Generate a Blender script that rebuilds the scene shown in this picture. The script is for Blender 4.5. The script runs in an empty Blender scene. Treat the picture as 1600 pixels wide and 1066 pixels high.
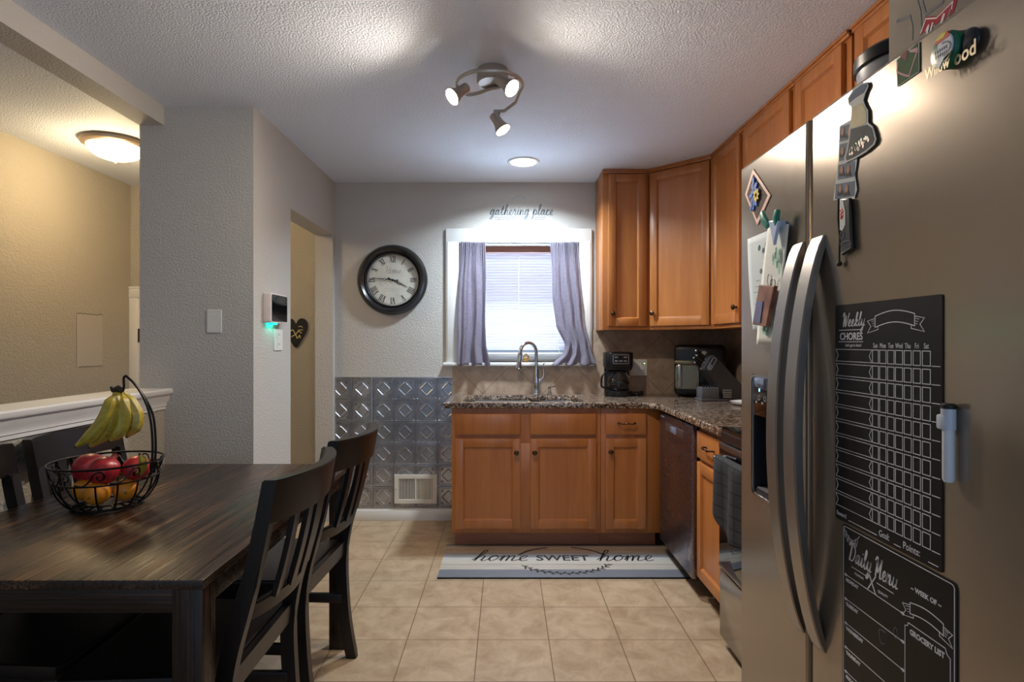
import bpy, bmesh, math, random
from mathutils import Vector, Matrix
random.seed(7)
scene = bpy.context.scene
COL = scene.collection
PI = math.pi
WL = {}
H = 1.28          # camera height
FPX = 895.0       # focal length in pixels for a 1600 wide frame
CEIL = 2.431
YB = 4.12         # kitchen back wall
XR = 1.575        # right wall

# ------------------------------------------------------------------ helpers
def tag(o, label=None, cat=None, group=None, kind=None):
    if label: o['label'] = label
    if cat: o['category'] = cat
    if group: o['group'] = group
    if kind: o['kind'] = kind
    return o

def thing(name, label, cat, loc=(0, 0, 0), group=None):
    o = bpy.data.objects.new(name, None)
    COL.objects.link(o)
    o.empty_display_size = .05
    o.location = loc
    WL[o] = Vector(loc)
    return tag(o, label, cat, group)

def frame(o, u, v):
    u = Vector(u).normalized(); v = Vector(v).normalized(); n = u.cross(v)
    M = Matrix.Identity(4)
    for i in range(3):
        M[i][0] = u[i]; M[i][1] = v[i]; M[i][2] = n[i]; M[i][3] = o[i]
    return M

def spline(pts, n=6, closed=False):
    P = [Vector(p) for p in pts]
    out = []
    m = len(P)
    rng = m if closed else m - 1
    for i in range(rng):
        if closed:
            p0, p1, p2, p3 = P[(i-1) % m], P[i], P[(i+1) % m], P[(i+2) % m]
        else:
            p1, p2 = P[i], P[i+1]
            p0 = P[i-1] if i > 0 else p1 + (p1 - p2)
            p3 = P[i+2] if i + 2 < m else p2 + (p2 - p1)
        for k in range(n):
            t = k / n
            out.append(.5*((2*p1) + (p2-p0)*t + (2*p0-5*p1+4*p2-p3)*t*t + (3*p1-p0-3*p2+p3)*t**3))
    if not closed: out.append(P[-1])
    return out

class MB:
    def __init__(s): s.bm = bmesh.new()
    def merge(s, t, M=None, mat=0):
        for f in t.faces: f.material_index = mat
        if M is not None: bmesh.ops.transform(t, matrix=M, verts=t.verts[:])
        me = bpy.data.meshes.new('tmp'); t.to_mesh(me); t.free()
        s.bm.from_mesh(me); bpy.data.meshes.remove(me)
        return s
    def mesh(s, me, M=None, mat=0):
        t = bmesh.new(); t.from_mesh(me); bpy.data.meshes.remove(me)
        return s.merge(t, M, mat)
    def box(s, x0, x1, y0, y1, z0, z1, bev=0, M=None, mat=0, seg=2):
        t = bmesh.new(); bmesh.ops.create_cube(t, size=1)
        S = Matrix.Diagonal((abs(x1-x0), abs(y1-y0), abs(z1-z0), 1))
        bmesh.ops.transform(t, matrix=Matrix.Translation(((x0+x1)/2, (y0+y1)/2, (z0+z1)/2)) @ S, verts=t.verts[:])
        if bev:
            b = min(bev, .49*min(abs(x1-x0), abs(y1-y0), abs(z1-z0)))
            bmesh.ops.bevel(t, geom=t.edges[:], offset=b, segments=seg, affect='EDGES', profile=.5)
        return s.merge(t, M, mat)
    def tube(s, pts, r, n=10, closed=False, M=None, mat=0, flat=None):
        """sweep a circle (or an ellipse flat=(a,b) multipliers) along pts"""
        P = [Vector(p) for p in pts]
        m = len(P)
        R = r if isinstance(r, (list, tuple)) else [r]*m
        T = []
        for i in range(m):
            if closed: d = P[(i+1) % m] - P[i-1]
            else: d = P[min(i+1, m-1)] - P[max(i-1, 0)]
            T.append(d.normalized() if d.length > 1e-9 else Vector((0, 0, 1)))
        up = Vector((0, 0, 1)) if abs(T[0].z) < .9 else Vector((1, 0, 0))
        N = (up - T[0]*up.dot(T[0])).normalized()
        t = bmesh.new(); rings = []
        for i in range(m):
            N = (N - T[i]*N.dot(T[i]))
            N = N.normalized() if N.length > 1e-6 else T[i].orthogonal().normalized()
            B = T[i].cross(N)
            a, b = flat if flat else (1, 1)
            rings.append([t.verts.new(P[i] + (N*math.cos(2*PI*k/n)*a + B*math.sin(2*PI*k/n)*b)*R[i]) for k in range(n)])
        for i in range(m if closed else m-1):
            A, Bq = rings[i], rings[(i+1) % m]
            for k in range(n):
                t.faces.new((A[k], A[(k+1) % n], Bq[(k+1) % n], Bq[k]))
        if not closed:
            t.faces.new(rings[0]); t.faces.new(rings[-1])
        return s.merge(t, M, mat)
    def cyl(s, p0, p1, r0, r1=None, n=24, M=None, mat=0):
        return s.tube([p0, p1], [r0, r0 if r1 is None else r1], n, M=M, mat=mat)
    def lathe(s, prof, n=32, M=None, mat=0, caps=True):
        """prof = [(r,z)] around local z"""
        t = bmesh.new(); rings = []
        for r, z in prof:
            r = max(r, 1e-5)
            rings.append([t.verts.new((r*math.cos(2*PI*k/n), r*math.sin(2*PI*k/n), z)) for k in range(n)])
        for A, B in zip(rings, rings[1:]):
            for k in range(n): t.faces.new((A[k], A[(k+1) % n], B[(k+1) % n], B[k]))
        if caps:
            t.faces.new(rings[0]); t.faces.new(rings[-1])
        bmesh.ops.remove_doubles(t, verts=t.verts[:], dist=2e-5)
        return s.merge(t, M, mat)
    def ball(s, c, r, sc=(1, 1, 1), M=None, mat=0, sub=3):
        t = bmesh.new(); bmesh.ops.create_icosphere(t, subdivisions=sub, radius=r)
        bmesh.ops.transform(t, matrix=Matrix.Translation(c) @ Matrix.Diagonal((*sc, 1)), verts=t.verts[:])
        return s.merge(t, M, mat)
    def prism(s, poly, w0, w1, M=None, mat=0):
        t = bmesh.new()
        a = [t.verts.new((p[0], p[1], w0)) for p in poly]; b = [t.verts.new((p[0], p[1], w1)) for p in poly]
        n = len(poly)
        t.faces.new(a); t.faces.new(b)
        for i in range(n): t.faces.new((a[i], a[(i+1) % n], b[(i+1) % n], b[i]))
        return s.merge(t, M, mat)
    def plate(s, loops, w0, w1, bev=0, M=None, mat=0):
        """filled 2D outline (first loop ccw, holes cw) with thickness"""
        return s.mesh(plate_mesh(loops, w1-w0, bev), (M if M is not None else Matrix.Identity(4)) @ Matrix.Translation((0, 0, (w0+w1)/2)), mat)
    def ribbon(s, pts, w, z=0, M=None, mat=0, closed=False, th=0.0004):
        P = [Vector((p[0], p[1])) for p in pts]
        m = len(P)
        if m < 2: return s
        t = bmesh.new(); L = []
        for i in range(m):
            if closed: d0, d1 = P[i]-P[i-1], P[(i+1) % m]-P[i]
            else:
                d0 = P[i]-P[i-1] if i > 0 else P[1]-P[0]
                d1 = P[i+1]-P[i] if i < m-1 else P[-1]-P[-2]
            d0 = d0.normalized() if d0.length > 1e-9 else Vector((1, 0)); d1 = d1.normalized() if d1.length > 1e-9 else d0
            tt = d0+d1
            tt = tt.normalized() if tt.length > .3 else d1
            nn = Vector((-tt.y, tt.x))
            k = min(1.6, 1/max(.35, nn.dot(Vector((-d1.y, d1.x)))))
            ww = w[i] if isinstance(w, (list, tuple)) else w
            a, b = P[i]+nn*ww*.5*k, P[i]-nn*ww*.5*k
            L.append([t.verts.new((a.x, a.y, z+th)), t.verts.new((b.x, b.y, z+th)), t.verts.new((b.x, b.y, z)), t.verts.new((a.x, a.y, z))])
        for i in range(m if closed else m-1):
            A, B = L[i], L[(i+1) % m]
            t.faces.new((A[1], A[0], B[0], B[1]))
            t.faces.new((A[2], A[1], B[1], B[2]))
            t.faces.new((A[0], A[3], B[3], B[0]))
            t.faces.new((A[3], A[2], B[2], B[3]))
        return s.merge(t, M, mat)
    def text(s, txt, x, y, size, M=None, mat=0, z=0, sx=1, bold=0, align='LEFT', shear=0):
        c = bpy.data.curves.new('t', 'FONT'); c.body = txt; c.size = size; c.align_x = align
        c.offset = bold; c.shear = shear; c.extrude = .0002; c.resolution_u = 3
        o = bpy.data.objects.new('t', c); COL.objects.link(o)
        bpy.context.view_layer.update()
        me = bpy.data.meshes.new_from_object(o.evaluated_get(bpy.context.evaluated_depsgraph_get()))
        bpy.data.objects.remove(o); bpy.data.curves.remove(c)
        L = Matrix.Translation((x, y, z+.0002)) @ Matrix.Diagonal((sx, 1, 1, 1))
        return s.mesh(me, (M if M is not None else Matrix.Identity(4)) @ L, mat)
    def script(s, txt, x, y, size, w, M=None, mat=0, z=0, sx=1, slant=.22):
        cx = 0
        for ch in txt:
            if ch == ' ': cx += .35; continue
            strokes, adv = GLYPH[ch]
            for st in strokes:
                pts = spline([(p[0], p[1], 0) for p in st], 6) if len(st) > 2 else [Vector((p[0], p[1], 0)) for p in st]
                q = [(x + sx*size*(cx + p.x + slant*p.y), y + size*p.y) for p in pts]
                # pen-like: down strokes heavier
                ws = []
                for i in range(len(q)):
                    a = q[max(i-1, 0)]; b = q[min(i+1, len(q)-1)]
                    dy = b[1]-a[1]; d = math.hypot(b[0]-a[0], dy) or 1
                    ws.append(w*(1.0 + .55*max(0, -dy/d)))
                s.ribbon(q, ws, z, M, mat)
            cx += adv
        return cx*size*sx
    def build(s, name, mats, parent=None, world=True, smooth=35):
        bm = s.bm
        bmesh.ops.recalc_face_normals(bm, faces=bm.faces[:])
        off = WL.get(parent) if (parent is not None and world) else None
        if off is not None: bmesh.ops.translate(bm, vec=-off, verts=bm.verts[:])
        me = bpy.data.meshes.new(name)
        bm.to_mesh(me); bm.free()
        for m in (mats if isinstance(mats, (list, tuple)) else [mats]): me.materials.append(m)
        if smooth:
            me.polygons.foreach_set('use_smooth', [True]*len(me.polygons))
            me.set_sharp_from_angle(angle=math.radians(smooth))
        o = bpy.data.objects.new(name, me); COL.objects.link(o)
        if parent is not None:
            o.parent = parent; WL[o] = WL.get(parent, Vector((0, 0, 0)))
        else: WL[o] = Vector((0, 0, 0))
        return o

def plate_mesh(loops, th, bev=0):
    c = bpy.data.curves.new('p', 'CURVE'); c.dimensions = '2D'; c.fill_mode = 'BOTH'
    c.extrude = max(th/2-bev, 1e-5); c.bevel_depth = bev; c.bevel_resolution = 1; c.offset = -bev
    for L in loops:
        sp = c.splines.new('POLY'); sp.points.add(len(L)-1); sp.use_cyclic_u = True
        for q, p in zip(sp.points, L): q.co = (p[0], p[1], 0, 1)
    o = bpy.data.objects.new('p', c); COL.objects.link(o)
    bpy.context.view_layer.update()
    me = bpy.data.meshes.new_from_object(o.evaluated_get(bpy.context.evaluated_depsgraph_get()))
    bpy.data.objects.remove(o); bpy.data.curves.remove(c)
    return me

def children(o): return [c for c in bpy.data.objects if c.parent == o]
def copy_tree(o, parent=None):
    c = o.copy(); COL.objects.link(c)
    if parent is not None: c.parent = parent
    WL[c] = WL.get(o, Vector((0, 0, 0)))
    for ch in children(o): copy_tree(ch, c)
    return c
def dashes(b, x0, x1, y, h, M, z=0, seed=1):
    r = random.Random(seed); x = x0
    while x < x1:
        n_ = r.randint(2, 6)
        for _ in range(n_):
            if x > x1: break
            hh = h*r.choice((.7, 1, 1)); b.box(x, x+h*.42, y, y+hh, z, z+.0003, M=M); x += h*.62
        x += h*.6
def struct(o): o['kind'] = 'structure'; return o
def rrect(x0, x1, y0, y1, r, n=5):
    out = []
    for cx, cy, a in ((x1-r, y1-r, 0), (x0+r, y1-r, 90), (x0+r, y0+r, 180), (x1-r, y0+r, 270)):
        for k in range(n+1):
            t = math.radians(a+90*k/n); out.append((cx+r*math.cos(t), cy+r*math.sin(t)))
    return out
def ellipse(cx, cy, rx, ry, n=40, a0=0, a1=2*PI):
    full = abs(a1-a0-2*PI) < 1e-6
    return [(cx+rx*math.cos(a0+(a1-a0)*k/(n if full else n-1)), cy+ry*math.sin(a0+(a1-a0)*k/(n if full else n-1))) for k in range(n)]

GLYPH = {
 'a': ([[(0,.08),(.16,.42),(.36,.47),(.2,.47),(.07,.22),(.14,.02),(.28,.12),(.4,.48),(.37,.12),(.44,.01),(.56,.08)]], .56),
 'c': ([[(0,.08),(.15,.4),(.33,.44),(.22,.5),(.08,.3),(.1,.06),(.22,0),(.42,.08)]], .42),
 'd': ([[(0,.08),(.16,.42),(.36,.47),(.2,.47),(.07,.22),(.14,.02),(.28,.12),(.4,.6),(.44,1.0),(.38,.4),(.38,.1),(.45,.01),(.56,.08)]], .56),
 'e': ([[(0,.08),(.2,.22),(.3,.4),(.2,.5),(.09,.33),(.1,.1),(.22,.0),(.4,.08)]], .4),
 'g': ([[(0,.08),(.16,.42),(.38,.47),(.2,.47),(.07,.22),(.14,.03),(.28,.12),(.42,.48),(.36,-.05),(.26,-.36),(.12,-.4),(.1,-.27),(.3,-.06),(.55,.08)]], .55),
 'h': ([[(0,.08),(.2,.5),(.32,.9),(.25,1.0),(.17,.8),(.12,0)],[(.12,0),(.16,.25),(.3,.47),(.39,.38),(.36,.08),(.44,.01),(.56,.08)]], .56),
 'i': ([[(0,.08),(.14,.48),(.11,.1),(.18,.01),(.3,.08)],[(.17,.68),(.19,.74)]], .3),
 'k': ([[(0,.08),(.2,.5),(.32,.9),(.25,1.0),(.17,.8),(.12,0)],[(.13,.2),(.3,.48),(.36,.36),(.18,.24)],[(.18,.24),(.34,.02),(.48,.08)]], .48),
 'l': ([[(0,.08),(.2,.55),(.27,.93),(.19,1.),(.13,.7),(.12,.14),(.2,.01),(.33,.08)]], .33),
 'm': ([[(0,.08),(.1,.48),(.09,0)],[(.09,0),(.13,.28),(.25,.48),(.31,.38),(.29,0)],[(.29,0),(.33,.28),(.45,.48),(.52,.38),(.5,.08),(.57,.01),(.7,.08)]], .7),
 'n': ([[(0,.08),(.1,.48),(.09,0)],[(.09,0),(.14,.28),(.28,.48),(.35,.38),(.33,.08),(.4,.01),(.52,.08)]], .52),
 'o': ([[(0,.08),(.12,.4),(.27,.5),(.12,.42),(.07,.2),(.16,.01),(.32,.1),(.37,.32),(.27,.5),(.3,.42),(.5,.4)]], .46),
 'p': ([[(0,.08),(.14,.5),(.06,-.4)],[(.1,.1),(.16,.38),(.3,.5),(.4,.3),(.3,.03),(.14,.08)],[(.3,.03),(.52,.08)]], .52),
 'r': ([[(0,.08),(.12,.4),(.15,.54),(.2,.43),(.31,.44),(.28,.1),(.35,.01),(.46,.08)]], .46),
 't': ([[(0,.08),(.18,.5),(.24,.85),(.17,.3),(.18,.04),(.27,.01),(.38,.08)],[(.06,.56),(.36,.6)]], .38),
 'u': ([[(0,.08),(.1,.48),(.08,.12),(.18,.0),(.32,.14),(.4,.48),(.37,.12),(.44,.01),(.56,.08)]], .56),
 'w': ([[(0,.08),(.1,.48),(.1,.1),(.18,.0),(.3,.4),(.3,.1),(.38,0),(.5,.3),(.48,.5),(.62,.42)]], .6),
 'y': ([[(0,.08),(.1,.48),(.1,.14),(.2,.03),(.32,.16),(.4,.48),(.34,-.05),(.24,-.36),(.1,-.4),(.1,-.27),(.3,-.06),(.54,.08)]], .54),
 's': ([[(0,.08),(.16,.4),(.22,.5),(.26,.2),(.18,0),(.06,.06)],[(.2,.02),(.38,.08)]], .38),
 'W': ([[(-.05,.75),(.02,1.0),(.14,.95),(.14,.3),(.18,0),(.38,.8),(.4,.3),(.46,0),(.66,.6),(.74,1.0)]], .74),
 'D': ([[(.2,.95),(.12,.4),(.05,.03),(.0,.08)],[(.05,.03),(.4,.05),(.6,.5),(.42,.95),(.1,1.0),(-.05,.82)]], .66),
 'M': ([[(-.06,.8),(.03,1.0),(.14,.9),(.08,0)],[(.14,.9),(.28,.25),(.52,.98)],[(.52,.98),(.5,.1),(.58,0),(.7,.08)]], .68),
 'H': ([[(-.04,.75),(.06,1.0),(.14,.9),(.08,0)],[(.1,.48),(.45,.52)],[(.5,1.0),(.42,.3),(.44,.02),(.58,.08)]], .56),
 'L': ([[(.3,.9),(.2,1.0),(.12,.7),(.1,.1),(.02,.02),(.2,.03),(.45,.06)]], .44),
}

# ------------------------------------------------------------------ materials
def newmat(name):
    m = bpy.data.materials.new(name); m.use_nodes = True
    nt = m.node_tree; b = nt.nodes['Principled BSDF']
    return m, nt, b
def srgb(r, g, b):
    f = lambda c: (c/255/12.92 if c/255 <= .04045 else ((c/255+.055)/1.055)**2.4)
    return (f(r), f(g), f(b), 1)
def coords(nt, scale=(1, 1, 1), loc=(0, 0, 0), rot=(0, 0, 0)):
    tc = nt.nodes.new('ShaderNodeTexCoord'); mp = nt.nodes.new('ShaderNodeMapping')
    mp.inputs['Scale'].default_value = scale; mp.inputs['Location'].default_value = loc; mp.inputs['Rotation'].default_value = rot
    nt.links.new(tc.outputs['Object'], mp.inputs['Vector'])
    return mp.outputs['Vector']
def noise(nt, vec, scale, detail=3, rough=.55, dist=0):
    n = nt.nodes.new('ShaderNodeTexNoise'); n.inputs['Scale'].default_value = scale
    n.inputs['Detail'].default_value = detail; n.inputs['Roughness'].default_value = rough; n.inputs['Distortion'].default_value = dist
    nt.links.new(vec, n.inputs['Vector']); return n.outputs['Fac']
def ramp(nt, fac, stops, interp='LINEAR'):
    r = nt.nodes.new('ShaderNodeValToRGB'); e = r.color_ramp; e.interpolation = interp
    while len(e.elements) < len(stops): e.elements.new(.5)
    for el, (p, c) in zip(e.elements, stops): el.position = p; el.color = c if len(c) == 4 else (*c, 1)
    nt.links.new(fac, r.inputs['Fac']); return r.outputs['Color']
def bump(nt, b, h, strength, dist):
    n = nt.nodes.new('ShaderNodeBump'); n.inputs['Strength'].default_value = strength; n.inputs['Distance'].default_value = dist
    nt.links.new(h, n.inputs['Height']); nt.links.new(n.outputs['Normal'], b.inputs['Normal']); return n
def P(name, col, rough=.5, metal=0, bmp=None, coat=0, emit=None, trans=0, sheen=0, spec=None, vary=0, ior=None):
    m, nt, b = newmat(name)
    b.inputs['Base Color'].default_value = col; b.inputs['Roughness'].default_value = rough; b.inputs['Metallic'].default_value = metal
    b.inputs['Coat Weight'].default_value = coat; b.inputs['Transmission Weight'].default_value = trans
    b.inputs['Sheen Weight'].default_value = sheen
    if ior: b.inputs['IOR'].default_value = ior
    if spec is not None: b.inputs['Specular IOR Level'].default_value = spec
    if emit: b.inputs['Emission Color'].default_value = emit[0]; b.inputs['Emission Strength'].default_value = emit[1]
    if bmp or vary:
        v = coords(nt)
        if bmp: bump(nt, b, noise(nt, v, bmp[0], bmp[3] if len(bmp) > 3 else 3), bmp[1], bmp[2])
        if vary:
            lo = [c*(1-vary) for c in col[:3]]; hi = [min(1, c*(1+vary)) for c in col[:3]]
            nt.links.new(ramp(nt, noise(nt, v, 12, 4), [(.3, lo), (.7, hi)]), b.inputs['Base Color'])
    return m

def wall_mat(name, col, scale=110, strength=.35, dist=.004):
    m, nt, b = newmat(name)
    b.inputs['Base Color'].default_value = col; b.inputs['Roughness'].default_value = .62; b.inputs['Specular IOR Level'].default_value = .35
    v = coords(nt)
    f = noise(nt, v, scale, 2, .5)
    bump(nt, b, ramp(nt, f, [(.38, (0, 0, 0)), (.62, (1, 1, 1))]), strength, dist)
    return m
M_wall = wall_mat('greige_wall_paint', srgb(196, 191, 184))
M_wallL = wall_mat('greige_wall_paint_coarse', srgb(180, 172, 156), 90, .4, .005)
M_ceil = wall_mat('knockdown_ceiling', srgb(232, 238, 250), 125, .5, .004)
M_white = P('white_gloss_paint', srgb(232, 230, 226), .35)
M_offwhite = P('white_plastic', srgb(226, 224, 218), .4)

def tile_floor():
    m, nt, b = newmat('tan_ceramic_floor_tile')
    v = coords(nt, loc=(-.1856+.3047*20, -3.073+.3047*20, 0))
    br = nt.nodes.new('ShaderNodeTexBrick'); br.offset = 0; br.squash = 1
    for k, val in (('Scale', 1), ('Mortar Size', .0022), ('Mortar Smooth', .1), ('Bias', 0), ('Brick Width', .3047), ('Row Height', .3047)): br.inputs[k].default_value = val
    br.inputs['Color1'].default_value = (.46, .46, .46, 1); br.inputs['Color2'].default_value = (.54, .54, .54, 1)
    nt.links.new(v, br.inputs['Vector'])
    f = noise(nt, v, 9, 8, .68, .6)
    base = ramp(nt, f, [(.28, srgb(146, 120, 92)), (.5, srgb(170, 146, 118)), (.74, srgb(188, 166, 138))])
    mx = nt.nodes.new('ShaderNodeMix'); mx.data_type = 'RGBA'; mx.blend_type = 'OVERLAY'; mx.inputs['Factor'].default_value = .5
    nt.links.new(base, mx.inputs['A']); nt.links.new(br.outputs['Color'], mx.inputs['B'])
    m2 = nt.nodes.new('ShaderNodeMix'); m2.data_type = 'RGBA'
    nt.links.new(br.outputs['Fac'], m2.inputs['Factor']); nt.links.new(mx.outputs['Result'], m2.inputs['A'])
    m2.inputs['B'].default_value = srgb(112, 88, 60)
    nt.links.new(m2.outputs['Result'], b.inputs['Base Color'])
    b.inputs['Roughness'].default_value = .42
    inv = nt.nodes.new('ShaderNodeMath'); inv.operation = 'SUBTRACT'; inv.inputs[0].default_value = 1
    nt.links.new(br.outputs['Fac'], inv.inputs[1]); bump(nt, b, inv.outputs[0], .4, .002)
    return m
M_floor = tile_floor()

def backsplash_mat():
    m, nt, b = newmat('tan_diagonal_wall_tile')
    tc = nt.nodes.new('ShaderNodeTexCoord'); sp = nt.nodes.new('ShaderNodeSeparateXYZ'); cb = nt.nodes.new('ShaderNodeCombineXYZ')
    nt.links.new(tc.outputs['Object'], sp.inputs[0])
    ad = nt.nodes.new('ShaderNodeMath'); ad.operation = 'SUBTRACT'
    nt.links.new(sp.outputs['X'], ad.inputs[0]); nt.links.new(sp.outputs['Y'], ad.inputs[1])
    ad2 = nt.nodes.new('ShaderNodeMath'); ad2.inputs[1].default_value = YB+.1565; nt.links.new(ad.outputs[0], ad2.inputs[0])
    zz = nt.nodes.new('ShaderNodeMath'); zz.operation = 'SUBTRACT'; zz.inputs[1].default_value = .912; nt.links.new(sp.outputs['Z'], zz.inputs[0])
    nt.links.new(ad2.outputs[0], cb.inputs[0]); nt.links.new(zz.outputs[0], cb.inputs[1])
    mp = nt.nodes.new('ShaderNodeMapping'); mp.inputs['Rotation'].default_value = (0, 0, PI/4); mp.inputs['Location'].default_value = (.305*30, .305*30, 0)
    nt.links.new(cb.outputs[0], mp.inputs['Vector'])
    br = nt.nodes.new('ShaderNodeTexBrick'); br.offset = 0; br.squash = 1
    for k, val in (('Scale', 1), ('Mortar Size', .002), ('Mortar Smooth', .2), ('Brick Width', .305), ('Row Height', .305)): br.inputs[k].default_value = val
    nt.links.new(mp.outputs[0], br.inputs['Vector'])
    f = noise(nt, mp.outputs[0], 11, 7, .65, .4)
    base = ramp(nt, f, [(.3, srgb(150, 126, 106)), (.5, srgb(172, 148, 126)), (.72, srgb(190, 168, 146))])
    m2 = nt.nodes.new('ShaderNodeMix'); m2.data_type = 'RGBA'
    nt.links.new(br.outputs['Fac'], m2.inputs['Factor']); nt.links.new(base, m2.inputs['A']); m2.inputs['B'].default_value = srgb(120, 100, 84)
    nt.links.new(m2.outputs['Result'], b.inputs['Base Color']); b.inputs['Roughness'].default_value = .4
    return m
M_splash = backsplash_mat()

def granite():
    m, nt, b = newmat('brown_speckled_granite')
    v = coords(nt)
    vo = nt.nodes.new('ShaderNodeTexVoronoi'); vo.inputs['Scale'].default_value = 115; nt.links.new(v, vo.inputs['Vector'])
    sp = nt.nodes.new('ShaderNodeSeparateColor'); nt.links.new(vo.outputs['Color'], sp.inputs[0])
    f = noise(nt, v, 38, 5, .7, .6)
    mx = nt.nodes.new('ShaderNodeMath'); mx.operation = 'MULTIPLY_ADD'; mx.inputs[1].default_value = .42
    nt.links.new(sp.outputs[0], mx.inputs[0])
    m3 = nt.nodes.new('ShaderNodeMath'); m3.operation = 'MULTIPLY'; m3.inputs[1].default_value = .62; nt.links.new(f, m3.inputs[0])
    nt.links.new(m3.outputs[0], mx.inputs[2])
    c = ramp(nt, mx.outputs[0], [(.3, srgb(26, 21, 20)), (.42, srgb(70, 52, 42)), (.53, srgb(108, 86, 70)), (.64, srgb(138, 118, 102)), (.76, srgb(184, 168, 150))])
    nt.links.new(c, b.inputs['Base Color']); b.inputs['Roughness'].default_value = .12
    return m
M_granite = granite()

def wood(name, stops, axis='Z', scale=1.0, rough=.38, coat=.25, streak=16, bumpy=.08):
    m, nt, b = newmat(name)
    sc = {'Z': (streak, streak, 1), 'X': (1, streak, streak), 'Y': (streak, 1, streak)}[axis]
    v = coords(nt, scale=tuple(s*scale for s in sc))
    f = noise(nt, v, 2.2, 6, .62, .5)
    nt.links.new(ramp(nt, f, stops), b.inputs['Base Color'])
    b.inputs['Roughness'].default_value = rough; b.inputs['Coat Weight'].default_value = coat; b.inputs['Coat Roughness'].default_value = .25
    if bumpy: bump(nt, b, f, bumpy, .002)
    return m
M_maple = wood('honey_maple', [(.2, srgb(158, 93, 42)), (.5, srgb(174, 107, 53)), (.8, srgb(188, 123, 66))], 'Z', 1, .36, .2, 9, .02)
M_mapleD = wood('honey_maple_scuff_sheen', [(.2, srgb(150, 96, 66)), (.5, srgb(166, 110, 80)), (.8, srgb(178, 124, 94))], 'X', 1, .5, .1, 8, .02)  # scuffed toe boards, bluish sheen mixed into the greyer colour

def table_wood(name, axis):
    m, nt, b = newmat(name)
    sc = {'Y': (85, 1.1, 85), 'X': (1.1, 85, 85), 'Z': (70, 70, 2)}[axis]
    v = coords(nt, scale=sc)
    f = noise(nt, v, 1.6, 6, .7, .3)
    big = noise(nt, coords(nt, scale={'Y': (5, 1.2, 5), 'X': (1.2, 5, 5), 'Z': (5, 5, 1.2)}[axis]), 1.3, 3)
    ad = nt.nodes.new('ShaderNodeMath'); ad.operation = 'MULTIPLY_ADD'; ad.inputs[1].default_value = .55; nt.links.new(big, ad.inputs[0])
    sb_ = nt.nodes.new('ShaderNodeMath'); sb_.operation = 'SUBTRACT'; sb_.inputs[1].default_value = .275; nt.links.new(f, sb_.inputs[0]); nt.links.new(sb_.outputs[0], ad.inputs[2])
    nt.links.new(ramp(nt, ad.outputs[0], [(.36, srgb(26, 17, 12)), (.52, srgb(46, 29, 19)), (.63, srgb(80, 53, 33)), (.76, srgb(136, 98, 62))]), b.inputs['Base Color'])  # dark grain; lightest tan streaks also paint in warm reflections
    nt.links.new(ramp(nt, f, [(.35, (.2, .2, .2)), (.7, (.42, .42, .42))]), b.inputs['Roughness'])
    bump(nt, b, f, .3, .003)
    return m
M_tabletop = table_wood('espresso_tabletop_wood', 'Y')
M_tablelegs = table_wood('espresso_leg_wood', 'Z')
M_tableap = table_wood('espresso_apron_wood', 'X')
def chair_wood(name):
    m, nt, b = newmat(name)
    v = coords(nt, scale=(40, 40, 3))
    f = noise(nt, v, 1.6, 6, .7, .3)
    nt.links.new(ramp(nt, f, [(.3, srgb(17, 12, 11)), (.6, srgb(27, 20, 18)), (.72, srgb(46, 35, 30)), (.85, srgb(84, 68, 60))]), b.inputs['Base Color'])
    b.inputs['Roughness'].default_value = .34
    bump(nt, b, f, .25, .002)
    return m
M_chair = chair_wood('black_brown_chair_wood')

def steel(name, col, rough, aniso=.0, grain=(2, 2, 260), gb=.05, tangent=None):
    m, nt, b = newmat(name)
    b.inputs['Base Color'].default_value = col; b.inputs['Metallic'].default_value = 1
    v = coords(nt, scale=grain)
    f = noise(nt, v, 2, 3, .6)
    nt.links.new(ramp(nt, f, [(.3, (rough*.88,)*3), (.7, (rough*1.12,)*3)]), b.inputs['Roughness'])
    bump(nt, b, f, gb, .001)
    return m
M_steel = steel('brushed_stainless', srgb(158, 146, 132), .2, grain=(2, 220, 220), gb=.04)
M_steel.node_tree.nodes['Principled BSDF'].inputs['Metallic'].default_value = .66
M_steelH = steel('satin_stainless_handle', srgb(158, 152, 146), .32, grain=(420, 420, 9), gb=.006)
M_dwsteel = steel('dark_stainless', srgb(142, 136, 148), .28, grain=(2, 8, 220))
M_chrome = P('polished_chrome', srgb(205, 205, 208), .1, 1)
M_nickel = P('brushed_nickel', srgb(186, 178, 168), .38, .85)
M_bronze = P('dark_bronze', srgb(92, 74, 58), .28, 1)
M_black = P('black_plastic', srgb(14, 14, 15), .3)
M_blackm = P('matte_black', srgb(20, 19, 19), .55)
M_glassblack = P('black_glass', srgb(8, 8, 9), .06)
M_iron = P('black_iron_wire', srgb(18, 15, 14), .35, .6)
M_grayplastic = P('grey_plastic', srgb(92, 92, 96), .45)
M_tin = P('embossed_tin', srgb(190, 192, 198), .26, .92, vary=.12)
M_sink = P('stainless_sink', srgb(190, 192, 194), .25, 1)
M_gold = P('brass_gold', srgb(190, 140, 60), .25, 1)

# ------------------------------------------------------------------ the setting
B = MB; Y0 = -1.6
o = MB().box(-1.784, XR+.12, Y0, YB+.2, -.1, 0).build('floor', M_floor); struct(o)
o = MB().box(-2.85, -1.784, Y0, 4.35, -.55, -.45).build('floor_landing', P('landing_vinyl', srgb(120, 100, 80), .5)); struct(o)
o = MB().box(-2.87, XR+.12, Y0, 4.35, CEIL, CEIL+.1).build('ceiling', M_ceil); struct(o)
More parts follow.
